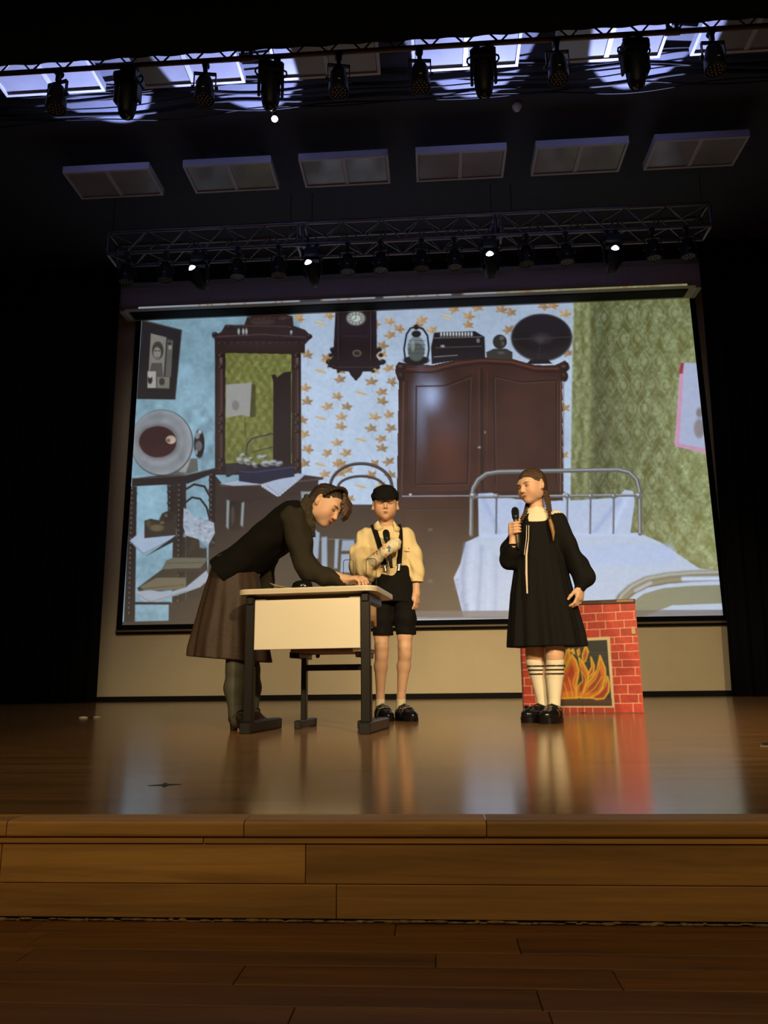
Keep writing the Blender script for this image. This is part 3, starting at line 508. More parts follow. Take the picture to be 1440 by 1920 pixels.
pt.poly(LQ((95, 1395), (215, 1305), (290, 1310), (290, 1400), (110, 1425)), (62, 54, 46)); pt.poly(LQ((110, 1388), (190, 1345), (330, 1345), (330, 1400), (130, 1412)), (112, 106, 88)); pt.line(LQ((120, 1398), (320, 1380)), 1.2, (74, 68, 58))
pt.poly(LQ((88, 1412), (160, 1405), (240, 1418), (330, 1392), (430, 1310), (445, 1350), (400, 1390), (330, 1415), (250, 1440), (150, 1472), (110, 1450)), (156, 166, 180)); pt.line(LQ((95, 1425), (160, 1462), (330, 1410)), 1.6, (112, 116, 122), .7)
pt.poly(LQ((70, 1462), (260, 1462), (262, 1475), (66, 1475)), (40, 34, 32)); pt.poly(LQ((248, 1470), (470, 1420), (480, 1570), (246, 1570)), (58, 50, 44))
pt.poly(LQ((22, 1558), (1000, 1530), (1000, 1580), (18, 1580)), (60, 52, 46)); pt.poly(RQ((0, 1322), (1400, 1316), (1400, 1350), (0, 1356)), (96, 92, 96), .8)
pt.C = 1.10*np.clip(pt.C, 0, 1)**1.14*(.93+.09*n3+.06*n4)[..., None]
V = np.stack([GX-scr.location.x, np.zeros_like(GX), GZ-scr.location.z], -1).reshape(-1, 3)
ii = np.arange((NY-1)*NX).reshape(NY-1, NX)[:, :-1].ravel(); Q = np.stack([ii, ii+NX, ii+NX+1, ii+1], 1)
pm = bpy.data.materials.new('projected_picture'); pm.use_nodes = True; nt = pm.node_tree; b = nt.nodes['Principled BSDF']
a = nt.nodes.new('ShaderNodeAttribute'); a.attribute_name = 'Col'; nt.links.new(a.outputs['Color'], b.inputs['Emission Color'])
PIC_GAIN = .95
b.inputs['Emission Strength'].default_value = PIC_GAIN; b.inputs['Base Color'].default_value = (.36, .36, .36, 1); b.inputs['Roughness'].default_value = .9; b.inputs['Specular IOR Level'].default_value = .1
pic = put('projected_picture', mesh_from('projected_picture', V, Q, False, np.clip(pt.C, 0, 1).reshape(-1, 3)), pm, scr); pic['label'] = 'projected picture of a vintage bedroom with wardrobe, clock, mirror and iron bed'
# projector spill on the lower casing lip, painted as a glowing colour strip
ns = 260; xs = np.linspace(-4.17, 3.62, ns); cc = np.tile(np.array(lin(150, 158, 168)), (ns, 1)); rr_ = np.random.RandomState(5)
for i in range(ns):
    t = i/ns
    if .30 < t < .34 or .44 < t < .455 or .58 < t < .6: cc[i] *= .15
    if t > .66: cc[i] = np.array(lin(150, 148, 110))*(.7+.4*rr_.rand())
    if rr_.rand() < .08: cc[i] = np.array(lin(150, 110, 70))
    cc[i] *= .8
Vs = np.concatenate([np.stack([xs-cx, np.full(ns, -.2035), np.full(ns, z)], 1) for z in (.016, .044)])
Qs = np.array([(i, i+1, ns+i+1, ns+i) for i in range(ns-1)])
put('lip_spill_glow', mesh_from('lip_spill_glow', Vs, Qs, False, np.concatenate([cc, cc])), pm, cas)
# ------------------------------------------------------------------ ceiling panels
M_pfr = mat('white_panel_frame', lin(190, 188, 200), .5, var=.03)
M_pane = mat('milky_panel_pane', lin(150, 150, 156), .22, var=.12, vscale=3, spec=.6)
PXI = [(-4.09, -3.08), (-2.69, -1.70), (-1.385, -.38), (-.075, .92), (1.225, 2.25), (2.51, 3.52)]
ordn = ['leftmost', 'second from the left', 'third from the left', 'third from the right', 'second from the right', 'rightmost']
def panel(cx, cy, w, label, proto=[None]):
    if proto[0] is None:
        r = empty('ceiling_panel', (0, 0, 0)); d, h, t = .49, .085, .028
        f = MB(); f.box((-.5+t/2, 0, h/2), (t, d, h)); f.box((.5-t/2, 0, h/2), (t, d, h)); f.box((0, -d/2+t/2, h/2), (1-2*t, t, h)); f.box((0, d/2-t/2, h/2), (1-2*t, t, h)); f.box((0, 0, h-.006), (1-2*t, d-2*t, .01))
        f.build('frame', M_pfr, r); MB().box((0, 0, .02), (.045, d-2*t, .03)).build('divider', M_pfr, r)
        for s in (-1, 1): MB().box((s*.246, 0, .017), (.44, d-2*t-.004, .008)).build('pane', M_pane, r)
        for s in (-1, 1): MB().cyl((s*.35, 0, h), (s*.35, 0, .33), .006, 6).build('hanger', M_dark, r)
        proto[0] = r; o = r
    else: o = copy_tree(proto[0])
    o.location = (cx, cy, 5.9); tag(o, label, 'ceiling panel', 'white ceiling panels above the stage'); return o
for nm, Yc in (('in the row nearer the screen', 7.64), ('in the row behind the front truss', 5.995)):
    for i, (a, b) in enumerate(PXI): panel((a+b)/2, Yc, b-a, 'white two-pane ceiling panel, '+ordn[i]+' '+nm)
# ------------------------------------------------------------------ trusses
M_alu = mat('brushed_aluminium', lin(128, 124, 130), .42, .85, var=.1, vscale=20)
M_wtr = mat('warm_toned_truss_pipe', lin(96, 78, 60), .45, .5, var=.15, vscale=12)
def truss(name, xa, xb, Y, z, s, m, label, rc, rd, ends=True, splices=(), flat=False):
    r = empty(name, ((xa+xb)/2, Y, z)); tag(r, label, 'truss'); L = xb-xa
    me = MB().cyl((-L/2, 0, 0), (L/2, 0, 0), rc, 10).mesh('chord')
    for dy in ((0,) if flat else (0, s)):
        for dz in (0, s): o = put('chord', me, m, r); o.location = (0, dy, dz)
    n = max(2, int(round(L/s/.85/2))*2); st = L/n
    def brace_mesh(v): return MB().cyl((0, 0, 0), v, rd, 6).mesh('brace')
    faces = [((0, 0, 0), (0, 0, s)), ((0, s, 0), (0, s, s)), ((0, 0, 0), (0, s, 0)), ((0, 0, s), (0, s, s))]
    for k, (a, b) in enumerate(faces[:1] if flat else faces):
        a = np.array(a); b = np.array(b)
        up = brace_mesh(np.array([st, 0, 0])+b-a); dn = brace_mesh(np.array([st, 0, 0])+a-b)
        for i in range(n):
            e = (i+k//2) % 2 == 0; o = put('brace', up if not e else dn, m, r); p = (b if e else a)+np.array([-L/2+st*i, 0, 0]); o.location = p
    if ends:
        for x in (-L/2, L/2):
            f = MB()
            for a, b in [((0, 0), (0, s)), ((0, s), (s, s)), ((s, s), (s, 0)), ((s, 0), (0, 0))]: f.cyl((x, a[0], a[1]), (x, b[0], b[1]), rc*.9, 8)
            f.build('end_frame', m, r)
    for x in splices:
        f = MB(); xx = x-(xa+xb)/2
        for d in (-.03, .03): f.box((xx+d, s/2, s/2), (.012, s+2*rc, s+2*rc)) if False else None
        for dy in ((0,) if flat else (0, s)):
            for dz in (0, s): f.cyl((xx-.06, dy, dz), (xx+.06, dy, dz), rc*1.35, 10)
        for d in (-.035, .035):
            for a, b in [((0, 0), (0, s))] if flat else [((0, 0), (0, s)), ((0, s), (s, s)), ((s, s), (s, 0)), ((s, 0), (0, 0))]: f.cyl((xx+d, a[0], a[1]), (xx+d, b[0], b[1]), rc*.8, 8)
        f.build('splice', m, r)
    return r
YT, ZT, TS = 8.3, 5.425, .29
truss('lighting_truss', -3.925, 3.372, YT, ZT, TS, M_alu, 'grey aluminium box truss with lamps above the projection screen', .024, .009, True, (at(563, 450, YT)[0], at(934, 430, YT)[0]))
truss('lighting_truss', -7.3, 6.9, 5.475, 5.45, .17, M_wtr, 'long box truss with dark lamps hanging across the front of the stage', .022, .008, False, (at(462, 115, 5.475)[0], at(1262, 65, 5.475)[0]), True)
for iw, px in enumerate((213, 545, 585, 922, 960, 1320)):
    p = at(px, 410, YT+.14); o = MB().cyl((0, 0, 0), (0, 0, 6.22-ZT-TS), .004, 6).build('hanging_cable', M_dark); o.location = (p[0], YT+.145, ZT+TS)
    tag(o, 'thin wire holding up the truss above the screen, '+['leftmost', 'second from left', 'third from left', 'third from right', 'second from right', 'rightmost'][iw], 'wire', 'truss wires')
# ------------------------------------------------------------------ lamps
M_lamp = mat('black_lamp_housing', (.006, .006, .007), .5, spec=.3)
M_led = mat('led_lenses', lin(120, 108, 84), .3, .2, var=.3, vscale=80)
M_ledw = mat('pale_led_lenses', lin(168, 170, 172), .25, .1, var=.3, vscale=80)
M_stick = mat('white_sticker', lin(190, 190, 190), .6)
def led_mesh(r, n):
    b = MB(); pts = [(0, 0)]+[(r*.42*math.cos(a), r*.42*math.sin(a)) for a in np.arange(6)*math.pi/3]+[(r*.80*math.cos(a), r*.80*math.sin(a)) for a in np.arange(12)*math.pi/6]
    for x, y in pts: b.sphere((x, y, -.355), (r*.155, r*.155, .008), n=8, m=6)
    return b
def make_par(led):
    r = empty('par_lamp', (0, 0, 0))
    MB().box((0, 0, -.045), (.035, .045, .09), bev=.004).cyl((0, -.03, .0), (0, .03, .0), .032, 10).build('clamp', M_lamp, r)
    y = MB().box((0, 0, -.098), (.19, .03, .012)); 
    for s in (-1, 1): y.box((s*.091, 0, -.17), (.008, .03, .15)); y.cyl((s*.085, 0, -.235), (s*.112, 0, -.235), .017, 10)
    y.build('yoke', M_lamp, r)
    MB().lathe([(0, -.12), (.03, -.122), (.052, -.14), (.068, -.18), (.076, -.24), (.083, -.26), (.086, -.352), (.088, -.362), (.078, -.364), (.076, -.350), (0, -.350)], n=22).build('housing', M_lamp, r)
    led_mesh(.074, 0).build('led_array', led, r)
    MB().box((.0, -.0815, -.30), (.02, .004, .016)).build('sticker', M_stick, r)
    return r
def make_head(tilt_R, lens_m, hz=-.30):
    r = empty('moving_head_lamp', (0, 0, 0))
    for s in (-.05, .05): MB().box((s, 0, -.035), (.03, .04, .07)).cyl((s, -.025, 0), (s, .025, 0), .03, 10).build('clamp', M_lamp, r)
    MB().box((0, 0, -.12), (.215, .19, .105), bev=.02).build('base', M_lamp, r)
    for s in (-1, 1): MB().tube([(s*.10, 0, -.085), (s*.128, 0, -.10), (s*.133, 0, -.13), (s*.12, 0, -.155), (s*.10, 0, -.16)], .008, 8).build('handle', M_lamp, r)
    y = MB().box((0, 0, -.18), (.2, .09, .03), bev=.01)
    for s in (-1, 1): y.box((s*.098, 0, -.19+(hz-.045+.19)/2), (.026, .10, -hz-.145), bev=.012)
    y.build('yoke', M_lamp, r)
    h = MB().lathe([(0, .16), (.04, .158), (.068, .13), (.08, .06), (.083, -.02), (.076, -.10), (.064, -.155), (.056, -.17), (.048, -.168), (.047, -.15), (0, -.15)], c=(0, 0, 0), n=24).build('head', M_lamp, r)
    h.location = (0, 0, hz); h.rotation_euler = Matrix(tilt_R).to_euler()
    l = MB().lathe([(0, -.196), (.020, -.190), (.036, -.174), (.045, -.152)], n=20).build('lens', lens_m, h)
    return r
M_glass = mat('dark_lens', (.02, .02, .03), .1, spec=.8)
M_bright = mat('lit_lens', (.8, .85, 1), .3, emit=(.62, .72, 1), estr=9)
par0, par1, hd0 = make_par(M_led), make_par(M_ledw), make_head(np.eye(3), M_glass)
names = ['leftmost', 'second', 'third', 'fourth', 'fifth', 'sixth', 'seventh', 'eighth', 'ninth', 'tenth', 'eleventh', 'rightmost']
fu = {0: 0, 1: 0, 2: 0}
def place(proto, key, loc, label, cat, group, tilt=None, rz=0):
    o = proto if fu[key] == 0 else copy_tree(proto); fu[key] += 1; o.location = loc; o.rotation_euler = (0, 0, rz); return tag(o, label, cat, group)
ZC = 5.45-.022-.012; YC = 5.475
fp = [110, 385, 635, 787, 1045, 1338]; sixn = ['leftmost', 'second from left', 'third from left', 'third from right', 'second from right', 'rightmost']
for i, px in enumerate(fp): place(par0, 0, (at(px, 150-.06*px*.6, YC)[0], YC, ZC), 'black round LED can on the front truss, '+sixn[i]+' of six', 'stage lamp', 'LED cans on the front truss', rz=random.uniform(-.3, .3))
for i, px in enumerate([241, 508, 906, 1190]): place(hd0, 2, (at(px, 170-.05*px, YC)[0], YC, ZC), 'black moving-head lamp in silhouette on the front truss, '+['first', 'second', 'third', 'fourth'][i]+' from left', 'stage lamp', 'moving heads on the front truss', rz=random.uniform(-.25, .25))
ZR = ZT-.024-.012
rp = [238, 311, 446, 523, 652, 714, 790, 852, 986, 1061, 1223, 1287]
for i, px in enumerate(rp):
    k = 1 if i in (2, 4, 7, 9, 11, 5, 10) else 0
    place((par0, par1)[k], k, (at(px, 505-.06*(px-230), YT)[0], YT, ZR), 'small black LED can below the truss above the screen, '+names[i]+' of twelve', 'stage lamp', 'LED cans above the screen', rz=random.uniform(-.3, .3))
# lit moving heads: they throw bluish light forward and up onto the ceiling
aims = [((374, 503), (105, 78), (240, 241), 'first'), ((586, 490), (425, 62), (512, 216), 'second'), ((919, 478), (886, 42), (903, 193), 'third'), ((1148, 468), (1222, 22), (1190, 176), 'fourth')]
for (hx, hy), A_, E_, nn in aims:
    hp = np.array([at(hx, hy, YT)[0], YT, ZR]); hc = hp+np.array([0, 0, -.37])
    Ap = atz(*A_, 6.22); Ep = atz(*E_, 6.22); d = Ap-hc; d /= np.linalg.norm(d); e = Ep-hc; e /= np.linalg.norm(e)
    half = math.acos(min(1, d@e)); S, T, D = frame(-d)
    o = make_head(np.stack([S, T, D], 1).tolist(), M_bright, -.37); o.location = hp
    tag(o, 'moving-head lamp with glowing blue-white lens above the screen, '+nn+' from left', 'stage lamp', 'lit moving heads above the screen')
    lp = hc+d*.215; l = bpy.data.lights.new('moving_head_beam', 'SPOT'); l.energy = 1700; l.color = (.43, .50, 1); l.spot_size = 2*half; l.spot_blend = .06; l.shadow_soft_size = .02
    lo = bpy.data.objects.new('moving_head_beam', l); COL.objects.link(lo); lo.location = lp; lo.rotation_euler = Vector(d).to_track_quat('-Z', 'Y').to_euler(); lo.parent = o; lo.location = Vector(lp-hp)
# cables along the ceiling
rc_ = random.Random(4)
for i, (py, r) in enumerate([(163, .017), (171, .007), (186, .018), (197, .007), (209, .022), (219, .008), (224, .007)]):
    Yc = atz(180, py, 6.10)[1]; ph = rc_.uniform(0, 6)
    pts = [(x, Yc+.035*math.sin(x*1.7+ph)+.02*math.sin(x*4.1+ph), 6.10+.03*math.sin(x*2.3+ph)) for x in np.linspace(-4.6, 4.0, 90)]
    o = MB().tube(pts, r, 7).build('ceiling_cable', M_dark); tag(o, ('thick' if r > .015 else 'thin')+' black cable along the dark ceiling, '+['first', 'second', 'third', 'fourth', 'fifth', 'sixth', 'seventh'][i]+' behind the front truss', 'cable', 'ceiling cables')
p = atz(969, 197, 6.22); o = empty('smoke_detector', (p[0], p[1], 6.22)); tag(o, 'small round white smoke detector on the dark ceiling', 'smoke detector')
MB().lathe([(0, 0), (.05, 0), (.05, -.03), (.02, -.05)], n=18).build('base', mat('white_plastic', lin(210, 208, 204), .5), o); MB().lathe([(.036, -.03), (.034, -.06), (.015, -.068), (0, -.068)], n=18).build('sensor', MATS['white_plastic'], o)
p = at(515, 223, 5.6); o = empty('hanging_bulb', tuple(p)); tag(o, 'small glowing white bulb hanging below a front moving head', 'bulb')
MB().sphere((0, 0, 0), (.028, .028, .024), n=14, m=8).build('globe', mat('lit_bulb', (.8, .85, 1), .3, emit=(.75, .82, 1), estr=7), o); MB().cyl((0, 0, .015), (0, 0, .06), .02, 10).build('socket', M_lamp, o)
MB().tube([(0, 0, .06), (.01, -.03, .12), (.0, -.06, .20), (-.02, -.1, .26)], .005, 6).build('cord', M_lamp, o)
# ------------------------------------------------------------------ desk
M_lam = mat('white_laminate', lin(236, 226, 204), .38, var=.02, vscale=4)
M_leg = mat('dark_grey_steel', lin(33, 30, 28), .4, .3, var=.06)
M_blk = mat('black_plastic', (.012, .012, .013), .4)
RZ = math.radians(-7.5)
dk = empty('school_desk', (-.552, 3.652, 0), RZ, 'white laminate school desk with dark steel legs and closed front panel', 'desk')
def rrect(w, d, r, n=8):
    P = []
    for sx, sy, a0 in ((1, 1, 0), (-1, 1, 90), (-1, -1, 180), (1, -1, 270)):
        for i in range(n+1): a = math.radians(a0+90*i/n); P.append((sx*(w/2-r)+r*math.cos(a), sy*(d/2-r)+r*math.sin(a)))
    return P
MB().prism(rrect(.655, .46, .055), .617, .640).build('desk_top', M_lam, dk)
MB().prism(rrect(.657, .462, .056), .621, .636).build('edge_band', mat('edge_band', lin(214, 200, 172), .4), dk)
MB().box((0, -.185, .479), (.497, .016, .224), bev=.002).build('front_panel', M_lam, dk)
MB().box((0, -.10, .598), (.50, .02, .036)).build('crossbar', mat('grey_steel', lin(120, 116, 108), .5), dk)
for s in (-1, 1):
    MB().box((s*.223, -.172, .585), (.05, .03, .022)).build('bracket', MATS['grey_steel'], dk)
    l = MB().box((s*.272, -.180, .33), (.042, .026, .56), bev=.003).build('leg', M_leg, dk)
    MB().box((s*.272, -.172, .16), (.046, .032, .26), bev=.003).build('leg_sleeve', M_leg, l)
    MB().box((s*.272, -.05, .592), (.034, .30, .04), bev=.004).build('leg_arm', M_leg, l)
    MB().box((s*.262, -.15, .50), (.014, .05, .15), bev=.003).build('side_plate', mat('blue_grey_steel', lin(92, 100, 110), .45, .3), l)
    f = MB().box((s*.272, .0, .027), (.048, .43, .05), bev=.006).build('foot', M_leg, dk)
    for e in (-1, 1): MB().box((s*.272, e*.215, .024), (.05, .012, .047), bev=.003).build('foot_cap', M_blk, f)
# ------------------------------------------------------------------ chair behind the desk
ch = empty('school_chair', (-.505, 3.90, 0), math.radians(-5), 'low school chair with dark frame pushed in behind the white desk', 'chair')
M_seat = mat('brown_plywood', lin(150, 112, 72), .5, var=.12, vscale=5, stretch=(1, 8, 8))
st = MB().prism(rrect(.37, .36, .03), .362, .374).build('seat', M_seat, ch)
MB().prism(rrect(.374, .364, .032), .372, .380).build('seat_cover', mat('grey_blue_seat', lin(76, 80, 88), .45), st)
for s in (-1, 1):
    MB().box((s*.163, -.02, .349), (.028, .30, .026), bev=.003).build('seat_rail', M_leg, ch)
    MB().box((s*.163, -.155, .352), (.05, .03, .032), bev=.004).build('rail_cap', M_blk, ch)
    MB().box((s*.155, .0, .19), (.026, .042, .30), bev=.003).build('leg', M_leg, ch)
    f = MB().box((s*.155, .04, .022), (.03, .31, .038), bev=.005).build('foot', M_leg, ch)
    for e in (-1, 1): MB().box((s*.155, .04+e*.155, .02), (.034, .02, .04), bev=.004).build('foot_cap', M_blk, f)
    MB().tube([(s*.12, .13, .352), (s*.12, .19, .40), (s*.12, .215, .48), (s*.12, .225, .62)], .011, 8).build('back_post', M_leg, ch)
MB().box((0, 0, .292), (.29, .025, .03), bev=.003).build('crossbar', M_leg, ch)
MB().box((0, .214, .57), (.36, .012, .13), bev=.003).build('backrest', M_seat, ch)
# ------------------------------------------------------------------ things on the desk
TZ = .640
def on_desk(x, y): v = Matrix.Rotation(RZ, 3, 'Z') @ Vector((x, y, 0)); return (dk.location.x+v.x, dk.location.y+v.y, TZ)
c = at(567, 1090, 3.66)
o = empty('black_case', (c[0], 3.66, TZ+.004), RZ, 'glossy black rounded case lying on the white desk', 'case')
MB().lathe([(0, 0), (.044, 0), (.052, .012), (.052, .03), (.046, .046), (.03, .056), (.012, .059), (0, .0595)], n=28, sx=1, sy=.8).build('body', mat('gloss_black', (.008, .008, .009), .12, spec=.7), o)
MB().tube([(.053*math.cos(a), .043*math.sin(a), .024) for a in np.linspace(0, 2*math.pi, 28, endpoint=False)], .0016, 5, closed=True).build('rim', M_blk, o)
for s in (-1, 1): MB().cyl((s*.012+.018, -.0405, .022), (s*.012+.018, -.044, .022), .004, 10).build('stud', mat('chrome', lin(200, 200, 200), .15, 1), o)
def sheet(name, px0, px1, Y, dep, curl, z, m, label, sag=0):
    a = at(px0, 1100, Y); b = at(px1, 1100, Y); n, k = 24, 8; V = []; Fq = []
    for j in range(k+1):
        for i in range(n+1):
            u, v = i/n, j/k; x = a[0]+(b[0]-a[0])*u; cz = curl*max(0, 1-u*3.2)**1.6*(1-.5*v)+.0012*math.sin(u*7+v*3)
            V.append((x+.012*v, Y+dep*v, z+cz+.0008+.003*v*sag))
    for j in range(k):
        for i in range(n): q = j*(n+1)+i; Fq.append((q, q+1, q+n+2, q+n+1))
    o = put(name, mesh_from(name, V, Fq), m); md = o.modifiers.new('thickness', 'SOLIDIFY'); md.thickness = .0006; return tag(o, label, 'paper')
M_pap = mat('paper', lin(226, 214, 186), .8, var=.04, vscale=10)
sheet('paper_sheet', 505, 640, 3.475, .16, .026, TZ+.0035, M_pap, 'curled white paper sheet on top of the desk near its left end')
sheet('paper_sheet', 530, 650, 3.50, .16, .003, TZ+.0008, M_pap, 'flat white paper sheet lying under the curled sheet')
c0 = at(674, 1060, 3.75)
cal = empty('desk_calendar', (c0[0], 3.75, TZ), RZ, 'flip desk calendar stand with two tall wire arches', 'calendar')
MB().box((0, 0, .009), (.175, .13, .016), bev=.004).build('base', M_blk, cal)
M_wire = mat('dark_wire', lin(70, 62, 52), .3, .8)
for s in (-1, 1):
    cx_ = s*.058+.001
    MB().tube([(cx_-.025, .0, .016), (cx_-.025, 0, .158)]+arc((cx_-.013, 0, .163), .012, math.pi, math.pi/2, 5)+arc((cx_+.013, 0, .163), .012, math.pi/2, 0, 5)+[(cx_+.025, 0, .158), (cx_+.025, 0, .016)], .0017, 7).build('wire_arch', M_wire, cal)
MB().box((-.05, .0, .030), (.085, .10, .026), bev=.003).build('page_stack', mat('dark_pages', lin(60, 54, 50), .7, var=.2, vscale=30), cal)
MB().box((.034, -.035, .048), (.03, .03, .064), bev=.003).build('metal_plate', mat('dull_silver', lin(150, 148, 140), .35, .6), cal)
# ------------------------------------------------------------------ painted fireplace board
fa = np.array([.5955, 5.496]); fb = np.array([1.368, 5.326]); fw = float(np.linalg.norm(fb-fa)); fang = math.atan2(fb[1]-fa[1], fb[0]-fa[0]); FH = .752
fbz = empty('fireplace_board', (*((fa+fb)/2), 0), fang, 'flat prop fireplace painted with red bricks and a fire', 'stage prop')
NU, NV = 236, 226
gu = np.linspace(-fw/2, fw/2, NU); gv = np.linspace(FH, .004, NV); GU, GV = np.meshgrid(gu, gv)
mid = (fa+fb)/2; D2 = np.stack([mid[0]+GU*math.cos(fang), mid[1]+GU*math.sin(fang), GV-CAMH], -1); w2 = D2@FW
fp_ = Paint(720+F*(D2@RT)/w2, 960-F*(D2@UP)/w2); nn3 = fp_.noise(9, 21); nn4 = fp_.noise(3, 22)
fp_.C[:] = np.array(lin(196, 62, 44))*(.75+.3*nn3+.2*nn4)[..., None]
def K(*p): return [(960+x/5.3333, 1100+y/5.3333) for x, y in p]
yl = [163, 252, 336, 415, 500, 572, 650, 733, 808, 893, 980, 1075, 1165, 1265]
def yy(k, x): return yl[k]+(1100-x)*.058*(1-(yl[k]-163)/1102)
vj = {0: [190, 360, 540, 715, 903, 1080], 1: [100, 270, 460, 650, 840, 1035, 1220], 2: [180, 370, 560, 750, 935, 1122], 3: [110, 300, 490, 690, 880, 1080], 4: [140, 250, 1022, 1210], 5: [150, 1125], 6: [150, 1068], 7: [220, 1100], 8: [175, 1030, 1230], 9: [125, 1092], 10: [200, 1160], 11: [110, 240, 1080, 1265], 12: [180, 1210]}
rb = np.random.RandomState(11); mor = (238, 190, 158)
for k in range(13):
    xsj = [60]+vj[k]+[1330]
    for a_, b_ in zip(xsj[:-1], xsj[1:]):
        t = rb.uniform(.72, 1.18); fp_.poly(K((a_, yy(k, a_)), (b_, yy(k, b_)), (b_, yy(k+1, b_)), (a_, yy(k+1, a_))), (int(190*t**.5), int(58*t), int(42*t)), .55, 1.5)
fp_.C *= (.88+.2*nn4)[..., None]
for k in range(14): fp_.line(K(*[(x, yy(k, x)+rb.uniform(-2, 2)) for x in range(40, 1350, 60)]), 1.15, mor, .92, .7)
for k in range(13):
    for x in vj[k]: fp_.line(K((x+rb.uniform(-4, 0), yy(k, x)), (x+rb.uniform(0, 5), yy(k+1, x))), 1.2, mor, .92, .7)
fp_.poly(K((255, 540), (978, 503), (1026, 1208), (262, 1205)), (226, 206, 172)); fp_.poly(K((500, 1212), (1025, 1212), (1030, 1290), (500, 1290)), (184, 60, 44))
for x in (520, 580, 655, 725, 808, 925, 1025): fp_.line(K((x, 1210), (x+3, 1275)), 1.1, mor, .9, .7)
fp_.poly(K((285, 562), (950, 532), (1000, 1192), (292, 1192)), (38, 48, 52)); fp_.poly(K((290, 1120), (500, 1108), (700, 1095), (998, 1120), (1000, 1192), (292, 1192)), (74, 50, 42))
Yc_, Oc, Rc, Dc = (232, 190, 50), (220, 128, 44), (196, 66, 44), (146, 54, 34)
def flame(P, fill, edge=Yc_, inner=None):
    fp_.poly(K(*P), fill, 1, 1.2); fp_.line(K(*P, P[0]), 2.8, edge, .95, 1.3)
    cx0 = sum(p[0] for p in P)/len(P); cy0 = sum(p[1] for p in P)/len(P)+30
    if inner: fp_.poly(K(*[(cx0+(x-cx0)*.6, cy0+(y-cy0)*.62) for x, y in P]), inner, .85, 3)
flame([(330, 1115), (345, 960), (400, 800), (430, 900), (470, 1000), (480, 1115)], Oc, Yc_, Rc)
flame([(455, 1118), (465, 1000), (505, 860), (560, 780), (598, 680), (640, 740), (668, 830), (662, 900), (640, 1000), (655, 1112)], Oc, Yc_, Rc)
flame([(640, 1110), (655, 1000), (712, 940), (690, 830), (670, 710), (722, 780), (772, 880), (745, 1000), (722, 1100)], Oc, Yc_, Dc)
flame([(690, 1112), (730, 1000), (800, 910), (852, 830), (880, 690), (932, 820), (936, 900), (910, 1000), (870, 1075), (800, 1112)], Oc, Yc_, Dc)
flame([(790, 1108), (860, 1072), (930, 1000), (955, 900), (972, 970), (966, 1050), (920, 1116), (850, 1126)], Rc, Yc_, Dc)
flame([(522, 745), (548, 640), (572, 626), (577, 700), (545, 788)], Oc); flame([(737, 588), (763, 650), (735, 742), (710, 762), (705, 690)], Oc, Yc_, Dc); flame([(790, 708), (822, 790), (815, 862), (765, 912), (760, 880), (800, 800)], Rc); flame([(590, 640), (612, 625), (625, 670), (612, 660)], Oc); flame([(655, 640), (672, 625), (676, 672), (662, 690)], Rc)
for P in [((560, 900), (590, 990), (610, 1105)), ((640, 860), (610, 960), (650, 1100)), ((700, 850), (740, 920), (720, 1060)), ((760, 1000), (830, 930), (880, 800)), ((740, 1080), (830, 1010), (900, 900)), ((520, 960), (545, 1040), (560, 1105))]: fp_.line(K(*P), 1.8, Yc_, .75, 1)
for P in [((300, 1150), (600, 1140), (990, 1150)), ((500, 690), (990, 690)), ((760, 660), (980, 664)), ((740, 755), (990, 752))]: fp_.line(K(*P), .6, (120, 110, 100), .5, .6)
fp_.line(K((95, 600), (115, 1280)), 3.2, (60, 26, 22), .9, 1); fp_.line(K((1238, 160), (1310, 1270)), 4.5, (206, 84, 54), .6, 2)
us = int(np.argmin(np.abs(fp_.X[NV//2]-1087)))
M_fire = mat('painted_cardboard', (.5, .5, .5), .55, attr='Col')
for a_, b_, nm in ((0, us, 'painted_panel'), (us, NU-1, 'painted_panel')):
    g_ = .0012 if a_ else 0; sub = (slice(0, NV), slice(a_, b_+1)); nu = b_-a_+1
    V = np.stack([GU[sub]+np.where(np.arange(nu) == 0, g_, 0)[None, :], np.full((NV, nu), -.0125), GV[sub]], -1).reshape(-1, 3)
    ii = (np.arange(NV-1)[:, None]*nu+np.arange(nu-1)[None, :]).ravel(); Q = np.stack([ii, ii+nu, ii+nu+1, ii+1], 1)
    put(nm, mesh_from(nm, V, Q, False, np.clip(fp_.C[sub], 0, 1).reshape(-1, 3)), M_fire, fbz)
    xa, xb = gu[a_]+g_, gu[b_]-.0012*(a_ == 0); MB().box(((xa+xb)/2, .0, FH/2+.001), (xb-xa, .024, FH-.002)).build('backing_board', mat('red_cardboard_edge', lin(120, 34, 28), .7), fbz)
MB().box((.0, -.002, FH-.014), (fw+.002, .034, .030), bev=.003).build('top_batten', mat('brown_batten', lin(70, 44, 30), .6, var=.2, vscale=20), fbz)
MB().box((fw/2-.065, -.0205, FH-.010), (.11, .002, .016)).build('tape', mat('packing_tape', lin(150, 112, 72), .35), fbz)
tp_ = at(1187.5, 1182, 5.34); lx = (tp_[0]-mid[0])*math.cos(fang)+(tp_[1]-mid[1])*math.sin(fang)
MB().box((lx, -.0135, tp_[2]), (.024, .002, .048)).build('patch', mat('masking_tape', lin(196, 172, 136), .6), fbz)
MB().box((.0, .09, .26), (.04, .02, .56), R=rotm(.34, 0, 0)).build('prop_strut', mat('raw_batten', lin(150, 112, 70), .7), fbz)
